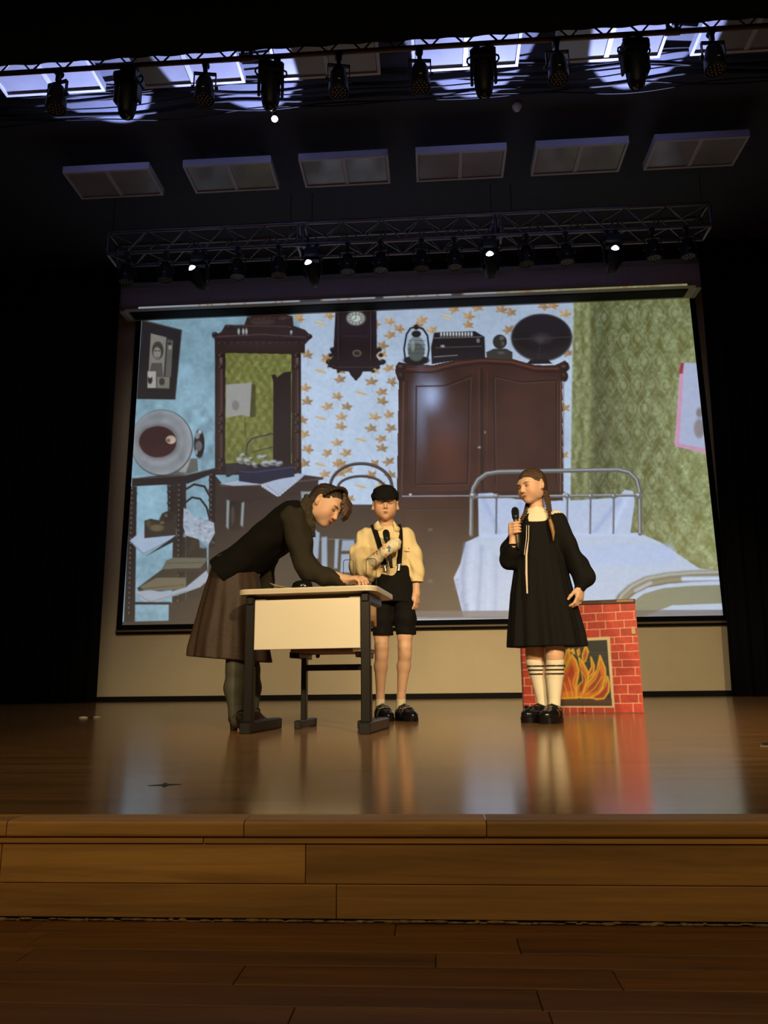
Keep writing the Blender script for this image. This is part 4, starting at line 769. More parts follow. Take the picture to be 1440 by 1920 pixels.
# ------------------------------------------------------------------ marks on the floor
def star(name, c, r, m, label, cat, n=5, flat=.5):
    P = [(r*(1 if k % 2 == 0 else flat)*math.cos(k*math.pi/n+.3), r*(1 if k % 2 == 0 else flat)*math.sin(k*math.pi/n+.3)) for k in range(2*n)]
    o = MB().prism(P, 0, .0008).build(name, m); o.location = (c[0], c[1], .0004); return tag(o, label, cat)
star('tape_mark', atz(309, 1472, 0), .036, mat('teal_tape', lin(40, 62, 72), .6), 'dark blue star-shaped tape mark on the stage floor', 'tape mark', 4, .28)
hq = atz(1432, 1398, 0); o = empty('floor_socket', (hq[0]+.06, hq[1], 0), 0, 'black floor socket plate with a bright rim at the right edge of the stage', 'floor socket')
MB().prism([(-.08, -.02), (.1, -.10), (.1, .10), (-.04, .09)], 0, .002).build('rim', mat('brass_rim', lin(150, 120, 80), .4, .7), o); MB().prism([(-.07, -.018), (.1, -.09), (.1, .09), (-.035, .08)], .001, .0035).build('cover', M_blk, o)
dq = atz(180, 1346, 0); rd = random.Random(2)
for i in range(3):
    o = MB().sphere((0, 0, .004), (rd.uniform(.01, .035), .02, .004+rd.random()*.005), n=8, m=6).build('floor_scrap', M_blk if i % 2 else M_pap); o.location = (dq[0]-.07+.035*i, dq[1]+rd.uniform(-.05, .05), 0)
    tag(o, ['pale paper scrap on the stage floor near the left curtain', 'small black scrap on the stage floor near the left curtain', 'pale paper scrap just right of the black scrap on the stage floor'][i], 'litter', 'scraps on the stage floor')
# ------------------------------------------------------------------ people: smooth bodies and clothes from blended distance fields
class SDF:
    def __init__(s, lo, hi, h):
        s.lo = np.array(lo, np.float64); s.h = h; n = np.ceil((np.array(hi)-s.lo)/h).astype(int)+1
        s.ax = [(s.lo[i]+h*np.arange(n[i])).astype(np.float32) for i in range(3)]; s.A = np.full(n, 1., np.float32)
    def reg(s, lo, hi, pad):
        q = []
        for i in range(3):
            a = int(max(0, math.floor((lo[i]-pad-s.lo[i])/s.h))); b = int(min(len(s.ax[i]), math.ceil((hi[i]+pad-s.lo[i])/s.h)+1)); q.append(slice(a, max(a+1, b)))
        return tuple(q), s.ax[0][q[0]][:, None, None], s.ax[1][q[1]][None, :, None], s.ax[2][q[2]][None, None, :]
    def put(s, q, d, k, op='add'):
        a = s.A[q]; d = d.astype(np.float32)
        if op == 'add':
            if k > 0: e = np.maximum(k-np.abs(a-d), 0)/k; s.A[q] = np.minimum(a, d)-e*e*k*.25
            else: s.A[q] = np.minimum(a, d)
        else:
            d = -d
            if k > 0: e = np.maximum(k-np.abs(a-d), 0)/k; s.A[q] = np.maximum(a, d)+e*e*k*.25
            else: s.A[q] = np.maximum(a, d)
    def cap(s, a, b, ra, rb=None, k=.02, op='add', fn=None):
        rb = ra if rb is None else rb; a = np.array(a, float); b = np.array(b, float); m = max(ra, rb)
        q, X, Y, Z = s.reg(np.minimum(a, b)-m, np.maximum(a, b)+m, k+.03)
        e = b-a; L = e@e+1e-12; t = np.clip(((X-a[0])*e[0]+(Y-a[1])*e[1]+(Z-a[2])*e[2])/L, 0, 1)
        d = np.sqrt((X-a[0]-e[0]*t)**2+(Y-a[1]-e[1]*t)**2+(Z-a[2]-e[2]*t)**2)-(ra+(rb-ra)*t)
        if fn: d = d+fn(X, Y, Z)
        s.put(q, d, k, op); return s
    def chain(s, pts, rad, k=.02, op='add', fn=None):
        for i in range(len(pts)-1): s.cap(pts[i], pts[i+1], rad[i], rad[i+1], k, op, fn)
        return s
    def ell(s, c, r, R=None, k=.02, op='add', fn=None):
        c = np.array(c, float); r = np.array(r, float)*np.ones(3); R = np.eye(3) if R is None else np.asarray(R); ext = np.sqrt(((R*r)**2).sum(1))
        q, X, Y, Z = s.reg(c-ext, c+ext, k+.03); x, y, z = X-c[0], Y-c[1], Z-c[2]
        u = [R[0, i]*x+R[1, i]*y+R[2, i]*z for i in range(3)]
        k0 = np.sqrt((u[0]/r[0])**2+(u[1]/r[1])**2+(u[2]/r[2])**2); k1 = np.sqrt((u[0]/r[0]**2)**2+(u[1]/r[1]**2)**2+(u[2]/r[2]**2)**2)+1e-9
        d = k0*(k0-1)/k1
        if fn: d = d+fn(X, Y, Z)
        s.put(q, d, k, op); return s
    def loft(s, o, R, st, k=.02, op='add', fn=None, pleat=None):
        """stack of ellipses: st rows (height, centre x, centre y, rx, ry) along R's third axis from o"""
        st = np.array(st, float); o = np.array(o, float); R = np.asarray(R); m = max(st[:, 3].max(), st[:, 4].max())+abs(st[:, 1:3]).max()
        P = np.array([o+R[:, 2]*st[0, 0], o+R[:, 2]*st[-1, 0]]); q, X, Y, Z = s.reg(P.min(0)-m, P.max(0)+m, k+.03); x, y, z = X-o[0], Y-o[1], Z-o[2]
        u, v, w = [R[0, i]*x+R[1, i]*y+R[2, i]*z for i in range(3)]
        w, u, v = np.broadcast_arrays(w, u, v)
        I = lambda j: np.interp(w.ravel(), st[:, 0], st[:, j]).reshape(w.shape).astype(np.float32)
        u = u-I(1); v = v-I(2); rx, ry = I(3), I(4)
        if pleat is not None:
            th = np.arctan2(v/ry, u/rx); t = np.clip((w-st[0, 0])/(st[-1, 0]-st[0, 0]), 0, 1); f = pleat(th, t); rx = rx*f; ry = ry*f
        d = (np.sqrt((u/rx)**2+(v/ry)**2)-1)*np.minimum(rx, ry)
        d = np.maximum(d, np.maximum(st[:, 0].min()-w, w-st[:, 0].max()))
        if fn: d = d+fn(X, Y, Z)
        s.put(q, d, k, op); return s
    def at(s, p):
        i = np.clip(np.round((np.asarray(p)-s.lo)/s.h).astype(int), 0, np.array(s.A.shape)-1); return s.A[tuple(i)]
    def mesh(s, base=(0, 0, 0)):
        """naive surface nets"""
        A = s.A; S = A < 0; h = s.h
        c = np.zeros(tuple(np.array(A.shape)-1), np.int8)
        for i in (0, 1):
            for j in (0, 1):
                for k in (0, 1): c += S[i:A.shape[0]-1+i, j:A.shape[1]-1+j, k:A.shape[2]-1+k]
        act = np.argwhere((c > 0) & (c < 8)); N = len(act)
        cor = [(i, j, k) for i in (0, 1) for j in (0, 1) for k in (0, 1)]
        val = np.stack([A[act[:, 0]+i, act[:, 1]+j, act[:, 2]+k] for i, j, k in cor], 1)
        acc = np.zeros((N, 3)); cnt = np.zeros(N)
        for a in range(8):
            for b in range(a+1, 8):
                if sum(abs(cor[a][m]-cor[b][m]) for m in range(3)) != 1: continue
                m = (val[:, a] < 0) != (val[:, b] < 0); va, vb = val[m, a], val[m, b]; t = va/(va-vb)
                acc[m] += np.array(cor[a])+np.array(np.subtract(cor[b], cor[a]))[None, :]*t[:, None]; cnt[m] += 1
        V = s.lo+h*(act+acc/cnt[:, None])-np.array(base)
        idx = np.full(c.shape, -1, np.int32); idx[act[:, 0], act[:, 1], act[:, 2]] = np.arange(N); Q = []
        for ax in range(3):
            o1, o2 = [(1, 2), (2, 0), (0, 1)][ax]
            sl0 = [slice(None)]*3; sl1 = [slice(None)]*3; sl0[ax] = slice(0, -1); sl1[ax] = slice(1, None)
            a, b = S[tuple(sl0)], S[tuple(sl1)]; e = np.argwhere(a != b)
            e = e[(e[:, o1] > 0) & (e[:, o2] > 0) & (e[:, o1] < c.shape[o1]) & (e[:, o2] < c.shape[o2])]
            sg = a[e[:, 0], e[:, 1], e[:, 2]]
            def g(d1, d2): p = e.copy(); p[:, o1] -= d1; p[:, o2] -= d2; return idx[p[:, 0], p[:, 1], p[:, 2]]
            q = np.stack([g(1, 1), g(0, 1), g(0, 0), g(1, 0)], 1); q[~sg] = q[~sg][:, ::-1]; Q.append(q)
        Q = np.concatenate(Q); Q = Q[(Q >= 0).all(1)]; return V, Q
def wrinkle(seed, amp, freq, ani=(1, 1, 1)):
    r = np.random.RandomState(seed); K_ = r.normal(size=(5, 3))*freq*np.array(ani); ph = r.uniform(0, 6.3, 5)
    return lambda X, Y, Z: amp*sum(np.sin(K_[i, 0]*X+K_[i, 1]*Y+K_[i, 2]*Z+ph[i]) for i in range(5))/2.2
def obj_sdf(name, f, m, parent, colfn=None, label=None):
    V, Q = f.mesh(tuple(parent_base(parent))); cols = colfn(V+np.array(parent_base(parent))) if colfn else None
    o = put(name, mesh_from(name, V, Q, True, cols), m, parent)
    if label: o['label'] = label
    return o
def parent_base(p):
    v = np.zeros(3)
    while p is not None: v = v+np.array(p.location); p = p.parent
    return v
SKIN = np.array(lin(222, 178, 148)); LIP = np.array(lin(186, 104, 92)); BLUSH = np.array(lin(220, 150, 124))
M_skin = mat('skin', tuple(SKIN), .5, attr='Col', sss=.08, spec=.35)
M_hairb = mat('brown_hair', lin(74, 53, 34), .42, var=.35, vscale=30, stretch=(6, 6, .6), bump=.5, bscale=120)
M_haird = mat('dark_brown_hair', lin(52, 36, 24), .42, var=.35, vscale=30, stretch=(5, 5, .8), bump=.5, bscale=120)
M_eyew = mat('eye_white', lin(214, 200, 188), .3); M_iris = mat('dark_iris', lin(40, 28, 22), .15, spec=.7); M_lash = mat('lashes', lin(40, 26, 20), .7)
def headR(fwd, up):
    f = np.array(fwd, float); f /= np.linalg.norm(f); u = np.array(up, float); u -= f*(u@f); u /= np.linalg.norm(u); return np.stack([np.cross(f, u), f, u], 1)
def add_head(F_, o, R, s, ears=1., jaw=1.):
    o = np.array(o, float)
    W = lambda x, y, z: o+R@(np.array([x, y, z])*s)
    E = lambda c, r, k=.02, op='add', Rl=None: F_.ell(W(*c), np.array(r)*s, R if Rl is None else R@Rl, k*s, op)
    Cp = lambda a, b, ra, rb, k=.012, op='add': F_.cap(W(*a), W(*b), ra*s, rb*s, k*s, op)
    E((0, -.014, .030), (.071, .088, .075), .01); E((0, .022, -.020), (.059*jaw, .062, .074), .04); E((0, .040, -.060), (.042*jaw, .043, .042), .03); E((0, .066, -.086), (.019, .016, .016), .022)
    for q in (-1, 1):
        E((q*.036, .052, -.036), (.024, .024, .026), .03); E((q*.045, .005, -.055), (.016, .034, .03), .03)
    Cp((-.03, .070, .020), (.03, .070, .020), .012, .012, .02)
    for q in (-1, 1): E((q*.031, .092, -.001), (.017, .016, .0125), .014, 'sub'); E((q*.031, .0665, -.002), (.0145, .0125, .0115), .006)
    Cp((0, .077, .012), (0, .099, -.029), .0066, .0092, .012)
    for q in (-1, 1): E((q*.0105, .086, -.035), (.0075, .009, .0065), .008)
    E((0, .074, -.058), (.022, .010, .012), .016)
    Cp((-.018, .0765, -.0590), (0, .0835, -.0565), .0030, .0048, .006); Cp((.018, .0765, -.0590), (0, .0835, -.0565), .0030, .0048, .006); Cp((-.011, .0775, -.0662), (.011, .0775, -.0662), .0048, .0048, .006)
    Cp((-.018, .0885, -.0613), (.018, .0885, -.0613), .0020, .0020, .003, 'sub')
    for q in (-1, 1):
        Rl = rotm(.2, 0, q*-.62); E((q*.0765*1.0, -.010, -.008), (.0085*ears, .019*ears, .030*ears), .012, 'add', Rl); E((q*.0835, -.003, -.006), (.006, .010*ears, .017*ears), .006, 'sub', Rl); E((q*.074, .002, -.030), (.006, .007, .009), .008)
    return W
def face_cols(o, R, s, hands=None):
    def fn(P):
        L_ = (P-np.array(o))@R/s; c = np.tile(SKIN, (len(P), 1)); x, y, z = L_[:, 0], L_[:, 1], L_[:, 2]
        near = (np.abs(x) < .09) & (y > -.12) & (y < .13) & (np.abs(z) < .13)
        a = .55*np.exp(-(((np.abs(x)-.040)/.020)**2+((z+.036)/.020)**2))*(y > .02)*near; c = c*(1-a[:, None])+BLUSH*a[:, None]
        wl = .0185*(1-.5*((z+.0615)/.011)**2); a = .30*(np.abs(x) < np.maximum(wl, 0))*(np.abs(z+.0615) < .0085)*(y > .06)*near; c = c*(1-a[:, None])+LIP*a[:, None]
        a = .5*np.exp(-((np.abs(x)-.031)/.017)**2-((z-.001)/.010)**2)*(y > .04)*near; c = c*(1-a[:, None])+np.array(lin(176, 118, 92))*a[:, None]
        a = .5*((np.abs(np.abs(x)-.009) < .004) & (np.abs(z+.040) < .003) & (y > .07))*near; c = c*(1-a[:, None])+np.array(lin(120, 64, 48))*a[:, None]
        return c
    return fn
def surf(F_, W, x, z):
    for y in np.arange(.125, .02, -.0008):
        if F_.at(W(x, y, z)) < 0: return y
    return .07
def face_bits(F_, W, R, s, par, browm, look='open', base=None):
    b = parent_base(par); w = lambda x, z, dy=.0: W(x, surf(F_, W, x, z)+dy, z)-b
    for q in (-1, 1):
        if look == 'open':
            e = put('eye', MB().sphere((0, 0, 0), (.0115*s, .0040*s, .0037*s), R, 14, 8).mesh('eye'), M_eyew, par); e.location = w(q*.031, -.002, -.0012)
            i = put('iris', MB().sphere((0, 0, 0), (.0043*s, .0020*s, .0038*s), R, 12, 8).mesh('iris'), M_iris, e); i.location = R@np.array([0, .0030*s, -.0004*s])
            MB().tube([w(q*(.031+u), -.002+.0046-.0046*(u/.013)**2, .0014) for u in np.linspace(-.013, .014, 8)], [.0007*s]+[.0019*s]*6+[.0008*s], 6).build('upper_lashes', M_lash, par)
        else:
            MB().tube([w(q*(.031+u), -.0075+.0035*(u/.013)**2, .0010) for u in np.linspace(-.013, .013, 10)], [.0008*s]+[.0017*s]*8+[.0008*s], 6).build('lowered_lashes', M_lash, par)
        MB().tube([w(q*(.031+u), .0155+.003-.004*((u-.004)/.017)**2, .0008) for u in np.linspace(-.017, .018, 12)], [.0012*s]+[.0021*s]*9+[.0014*s, .0008*s], 6).build('eyebrow', browm, par)
def lips(F_, W, s, par, m, op=0):
    b = parent_base(par); w = lambda x, z, dy: W(x, surf(F_, W, x, z)+dy, z)-b
    xs = np.linspace(-.0175, .0175, 11); k = [(1-abs(x/.0175)**2.2) for x in xs]
    MB().tube([w(x, -.0585+.0012*math.cos(x*360)*q, .0002) for x, q in zip(xs, k)], [(.0006+.0024*q)*s for q in k], 7).build('upper_lip', m, par)
    MB().tube([w(x*.86, -.0648-op-.0014*q, .0002) for x, q in zip(xs, k)], [(.0006+.0030*q)*s for q in k], 7).build('lower_lip', m, par)
    MB().tube([w(x*.95, -.0613-op*.5, .0006) for x in xs], [(.0004+(.0009+op*.35)*q)*s for q in k], 6).build('mouth_line', mat('mouth_line', lin(96, 44, 38), .6), par)
M_lip = mat('lip_skin', tuple(LIP), .45, sss=.05)
def add_hand(F_, w, d, n, side, s=.8, curls=((.3, .5, .3),)*4, thumb=(.5, .35), spread=.06, k=.008):
    """open or half-closed hand: wrist w, direction d, back of hand n, side = direction of the thumb"""
    w = np.array(w, float); d = np.array(d, float); d /= np.linalg.norm(d); n = np.array(n, float); n -= d*(n@d); n /= np.linalg.norm(n); t = np.cross(d, n); t = t*side
    pl = .078*s; F_.cap(w-d*.01*s, w+d*.012*s, .024*s, .025*s, .015)
    F_.ell(w+d*pl*.5, np.array([pl*.62, .036*s, .0145*s]), np.stack([d, t, n], 1), .012)
    off = [.0265, .009, -.0085, -.0250]; ln = [(.038, .023, .019), (.042, .026, .020), (.038, .024, .019), (.030, .019, .017)]
    for i in range(4):
        p = w+d*pl*(.92 if i in (1, 2) else .86)+t*off[i]*s; a = 0; dd = d+t*spread*(1.2-.8*i); dd /= np.linalg.norm(dd); F_.cap(w+d*pl*.45+t*off[i]*.7*s, p, .012*s, .0105*s, k)
        for j in range(3):
            a += curls[min(i, len(curls)-1)][j]; q = p+(dd*math.cos(a)-n*math.sin(a))*ln[i][j]*s
            F_.cap(p, q, (.0098, .0090, .0080)[j]*s, (.0090, .0080, .0068)[j]*s, .004); p = q
    p = w+d*.016*s+t*.022*s; a = thumb[0]
    for j, l in enumerate((.036, .030, .024)):
        q = p+((d*math.cos(a)+t*math.sin(a))*math.cos(thumb[1])-n*math.sin(thumb[1]))*l*s; F_.cap(p, q, (.0135, .0105, .0095)[j]*s, (.0108, .0095, .0078)[j]*s, .006); p = q; a -= .16
def add_grip(F_, c, A_, e1, wrist, rm, s=.8, hand=1, fing=(.033, .012, -.009, -.029), ends=(2.9, 3.1, 3.0, 2.8), e2=None):
    """hand closed round a rod: c on the rod axis, A_ rod axis, e1 towards the knuckles, e2 the way the fingers go"""
    c = np.array(c, float); A_ = np.array(A_, float)/np.linalg.norm(A_); e1 = np.array(e1, float); e1 -= A_*(e1@A_); e1 /= np.linalg.norm(e1); e2 = np.cross(A_, e1)*hand
    kn = []
    for i, a in enumerate(fing):
        pts = []; r0 = rm+.0095*s
        kn.append(c+A_*a*s+e1*(r0+.015*s)-e2*.004*s)
        pts.append(kn[-1])
        for th in np.linspace(.55, ends[i], 6): pts.append(c+A_*(a+.002*th)*s+(e1*math.cos(th)+e2*math.sin(th))*(r0+.002*s))
        rr = np.linspace(.0105, .0072, len(pts))*s
        for j in range(len(pts)-1): F_.cap(pts[j], pts[j+1], rr[j], rr[j+1], .004)
    bk = c+e1*(rm+.012*s)-e2*.026*s
    for p in kn: F_.cap(p, bk-A_*.010*s, .0115*s, .017*s, .012)
    F_.cap(bk, np.array(wrist), .023*s, .024*s, .02)
    th0 = bk+A_*.004*s-e2*.004*s; pts = [th0, c+A_*.034*s-e2*(rm+.014*s)+e1*.004*s, c+A_*.050*s-e2*(rm+.010*s)-e1*.014*s, c+A_*.056*s-e2*(rm*.4)-e1*(rm+.010*s)]
    F_.chain(pts, [.016*s, .0125*s, .0105*s, .0085*s], .006)
def mic(name, c, A_, r, L_, silver, label):
    """hand-held microphone, c = middle of the body"""
    S, T, D = frame(A_); R = np.stack([S, T, D], 1); o = empty(name, tuple(c)); tag(o, label, 'microphone')
    MB().lathe([(0, -L_*.5), (r*.72, -L_*.5), (r*.82, -L_*.44), (r*.86, L_*.0), (r*1.05, L_*.30)], R=R, n=20).build('handle', silver, o)
    MB().lathe([(0, -L_*.68), (r*.6, -L_*.68), (r*.74, -L_*.60), (r*.76, -L_*.5)], R=R, n=18).build('end_cap', M_blk, o)
    MB().lathe([(r*1.06, L_*.29), (r*1.40, L_*.36), (r*1.46, L_*.40), (r*1.40, L_*.42)], R=R, n=20).build('collar', M_blk, o)
    MB().lathe([(r*1.36, L_*.41), (r*1.52, L_*.49), (r*1.50, L_*.60), (r*1.15, L_*.68), (r*.5, L_*.715), (0, L_*.72)], R=R, n=22).build('grille', mat('mic_grille', (.014, .014, .015), .45, .4, bump=.8, bscale=500), o)
    return o
def shoe(par, toe, heel, wid, solem, upm, sole_t, heel_t=0, name='shoe', up_h=.05, cut=.5, box=1.):
    """shoe from heel to toe (floor points): sole and upper, returns the shoe object with its frame"""
    b = parent_base(par); toe = np.array(toe, float); heel = np.array(heel, float); d = toe-heel; L_ = np.linalg.norm(d); d /= L_; sd = np.array([-d[1], d[0], 0])
    R = np.stack([d, sd, [0, 0, 1.]], 1); c = (toe+heel)/2
    f = SDF(c-np.array([L_*.75, L_*.75, .02]), c+np.array([L_*.75, L_*.75, .16]), .0026); z0 = sole_t
    f.ell(c+d*L_*.20+np.array([0, 0, z0+.006]), (L_*.32, wid*.52, up_h*.62*box), R, .012); f.ell(c-d*L_*.26+np.array([0, 0, z0+.008+heel_t]), (L_*.24, wid*.40, up_h*.95), R, .03); f.cap(c-d*L_*.2+np.array([0, 0, z0+.012+heel_t]), c+d*L_*.15+np.array([0, 0, z0+.008]), wid*.36, wid*.42, .02)
    q, X, Y, Z = f.reg(c-.3, c+.3, 0); f.A[q] = np.maximum(f.A[q], (z0*.6)-Z+0*X)           # flat below
    f.ell(c-d*L_*.20+np.array([0, 0, z0+up_h*1.05+.012+heel_t]), (L_*.25, wid*.33, up_h*.62*cut*1.4), R, .008, 'sub')
    o = obj_sdf(name, f, upm, par)
    so = MB(); P = []
    for i in range(28):
        a = 2*math.pi*i/28; x = math.cos(a); y = math.sin(a); P.append((L_*.51*np.sign(x)*abs(x)**.8, wid*.53*np.sign(y)*abs(y)**.75*(1.0+.10*x)))
    if heel_t: 
        so.prism([(x, y) for x, y in P if x > -L_*.05]+[(-L_*.05, wid*.45), (-L_*.05, -wid*.45)][::1], 0, z0, R, c-b)
    else: so.prism(P, .0, z0*.9, R, c-b); so.prism([(x*1.02, y*1.03) for x, y in P], z0*.45, z0*.62, R, c-b)
    if not heel_t: so.build('sole', solem, o)
    return o, c, R, L_
def strap(par, pts, w, t, m, name='strap', nrm=None):
    """flat band through points"""
    b = parent_base(par); P = [np.array(p, float)-b for p in pts]; n = len(P); V = []; Fq = []
    for i in range(n):
        d = P[min(i+1, n-1)]-P[max(i-1, 0)]; d /= np.linalg.norm(d)+1e-12; N_ = np.array(nrm[i] if nrm is not None else (0, -1, 0), float); N_ -= d*(N_@d); N_ /= np.linalg.norm(N_); s_ = np.cross(d, N_)
        ww = w[i] if hasattr(w, '__len__') else w
        V += [P[i]+s_*ww/2, P[i]-s_*ww/2, P[i]-s_*ww/2+N_*t, P[i]+s_*ww/2+N_*t]
    for i in range(n-1):
        for k in range(4): Fq.append((4*i+k, 4*i+(k+1) % 4, 4*i+4+(k+1) % 4, 4*i+4+k))
    mb = MB().add(V, Fq, True); mb.add(V[:4], [(3, 2, 1, 0)]); mb.add(V[-4:], [(0, 1, 2, 3)]); return mb.build(name, m, par)
# ------------------------------------------------------------------ girl with microphone
M_blkcl = mat('black_cotton', (.0060, .0056, .0053), .85, spec=.2, bump=.25, bscale=220)
M_white = mat('cream_lace', lin(240, 226, 196), .8, bump=.3, bscale=160)
M_patent = mat('black_patent', (.008, .008, .009), .16, spec=.6)
M_silver = mat('silver_mic', lin(150, 140, 124), .3, .8, var=.1, vscale=40)
GY = 4.25
def G(px, py, dy=0): return at(px, py, GY+dy)
def gp(n): return n*.00287
gb_ = G(1022, 1357); girl = empty('person', (gb_[0], GY, 0)); tag(girl, 'girl in a black dress with a white collar and long braids, holding a microphone', 'person')
a_ = math.radians(50); gf = np.array([-math.sin(a_), -math.cos(a_), -.20]); gR = headR(gf, (-.10, 0, 1)); go = G(997, 911, 0); gs = .93
mA = G(965, 950, -.16)-G(971, 1024, -.15); mA /= np.linalg.norm(mA); mC = G(968.5, 991, -.155)
body = SDF((gb_[0]-.32, GY-.30, 0), (gb_[0]+.32, GY+.28, 1.46), .003)
gW = add_head(body, go, gR, gs)
body.chain([G(1005, 932, .025), G(1006, 956, .02), G(1009, 975, .01)], [.040, .039, .055], .018)
body.loft(G(1012, 1100), np.eye(3), [(-.12, .02, 0, .10, .075), (0, .01, 0, .09, .07), (.15, 0, 0, .085, .065), (.34, 0, 0, .10, .06), (.39, 0, 0, .03, .03)], .05)
for hx, kx, ax, dy in ((1004, 1002.5, 1018, .05), (1038, 1040, 1039.5, -.03)):
    body.chain([G(hx+3, 1120, dy), G(kx, 1215, dy), G(kx, 1228, dy-.005), G((kx*.55+ax*.45), 1262, dy+.012), G(ax, 1318, dy+.01), G(ax-1, 1338, dy)], [.062, .046, .044, .046, .027, .027], .02)
body.chain([G(978, 986, .03), G(957, 1052, -.03), G(961, 1026, -.13)], [.035, .03, .022], .02)
add_grip(body, mC, mA, (-1, .1, 0), G(961.5, 1020, -.135), .0115, .80, hand=1)
body.chain([G(1048, 990, -.05), G(1078, 1045, -.07), G(1089, 1100, -.09)], [.035, .03, .023], .02)
add_hand(body, G(1088.5, 1100, -.09), G(1085, 1143, -.10)-G(1088.5, 1100, -.09), (.75, -.66, 0), 1, .90, ((.35, .55, .3), (.45, .6, .35), (.5, .6, .35), (.5, .65, .4)), (.55, .5), .03)
gbody = obj_sdf('body', body, M_skin, girl, face_cols(go, gR, gs))
face_bits(body, gW, gR, gs, girl, mat('brown_brow', lin(110, 76, 50), .7), 'open'); lips(body, gW, gs, girl, M_lip)
# dress
dress = SDF((gb_[0]-.36, GY-.34, .36), (gb_[0]+.36, GY+.30, 1.32), .0042)
def dst(rows, Y=GY):
    out = []; o = at(rows[0][1], rows[0][0], Y)
    for py, cx_, rx, ry in rows: p = at(cx_, py, Y); out.append((p[2]-o[2], p[0]-o[0], 0, rx*Y*.000675, ry))
    return o, out[::-1] if out[0][0] > out[-1][0] else out
drow = [(1213, 1025.5, 70.5, .150), (1185, 1023.5, 68.5, .142), (1160, 1021, 65, .134), (1110, 1016, 58, .118), (1060, 1013, 49, .104), (1020, 1012, 44, .094), (992, 1012, 43, .086), (978, 1011, 40, .072), (966, 1009, 26, .05), (960, 1008, 17, .036)]
o_, st_g = dst(drow)
pl_ = lambda th, t: 1+.075*np.clip(.9-t*1.15, 0, 1)*(np.sin(th*11+2*np.sin(th*3))+.5*np.sin(th*19+1))
dress.loft(o_, np.eye(3), st_g, .02, pleat=pl_)
dress.cap(G(984, 980, .03), G(1043, 973, -.04), .038, .041, .03)
wr = wrinkle(3, .004, 38, (1, 1, .6))
dress.chain([G(978, 988, .02), G(959, 1030, -.01), G(957, 1048, -.05), G(962, 1032, -.10), G(962, 1024, -.13)], [.044, .050, .054, .042, .026], .03, fn=wr)
dress.chain([G(1046, 980, -.05), G(1066, 1022, -.06), G(1084, 1058, -.075), G(1096, 1083, -.085), G(1090, 1101, -.09)], [.045, .045, .047, .049, .027], .03, fn=wr)
drs = obj_sdf('dress', dress, M_blkcl, girl, label='loose black dress with gathered sleeves')
MB().tube([G(962, 1023, -.13)-parent_base(girl)+.027*(np.array([math.cos(t), math.sin(t), 0])) for t in np.linspace(0, 6.283, 18, endpoint=False)], .006, 7, closed=True).build('cuff', M_blkcl, drs)
MB().tube([G(1089, 1100, -.09)-parent_base(girl)+.029*(np.array([math.cos(t), math.sin(t), .2*math.cos(t)])) for t in np.linspace(0, 6.283, 18, endpoint=False)], .007, 7, closed=True).build('cuff', M_blkcl, drs)
# collar: the upper dress surface, a little proud, cut to two scalloped lobes
col = SDF((gb_[0]-.30, GY-.30, 1.05), (gb_[0]+.30, GY+.25, 1.34), .003)
col.loft(o_, np.eye(3), st_g, .02); col.cap(G(984, 980, .03), G(1043, 973, -.04), .038, .041, .03)
nk = G(1006, 952, .01); q, X, Y, Z = col.reg(col.lo, col.lo+5, 0); th = np.arctan2(Y-nk[1], X-nk[0]); tf = math.atan2(gf[1], gf[0]); dth = np.angle(np.exp(1j*(th-tf)))
rad = np.sqrt((X-nk[0])**2+(Y-nk[1])**2+(1.4*(Z-nk[2]))**2)
Lc = .165-.09*np.exp(-(dth/.14)**2)-.028*np.exp(-((np.abs(dth)-1.55)/.22)**2)+.0035*np.cos(th*60)
shell = np.maximum(col.A-.0075, -(col.A-.001)); col.A = np.maximum(shell, rad-Lc).astype(np.float32)
col.cap(G(1005, 958, .01), G(1007, 964, .01), .052, .060, .01); col.cap(G(1001, 940, .014), G(1005, 956, .01), .047, .049, .002, 'sub'); 
obj_sdf('collar', col, M_white, girl, label='wide cream collar with scalloped edge')
rbn = [G(991.5, 985, -.115), G(991, 1010, -.118), G(987, 1040, -.125), G(987, 1075, -.135), G(988.5, 1113, -.150)]
strap(girl, rbn, [.004, .004, .010, .011, .008], .003, mat('white_ribbon', lin(222, 206, 186), .6), 'ribbon'); strap(girl, [p+np.array([-.012, 0, 0]) for p in rbn[:3]], [.003, .004, .003], .003, MATS['white_ribbon'], 'ribbon')
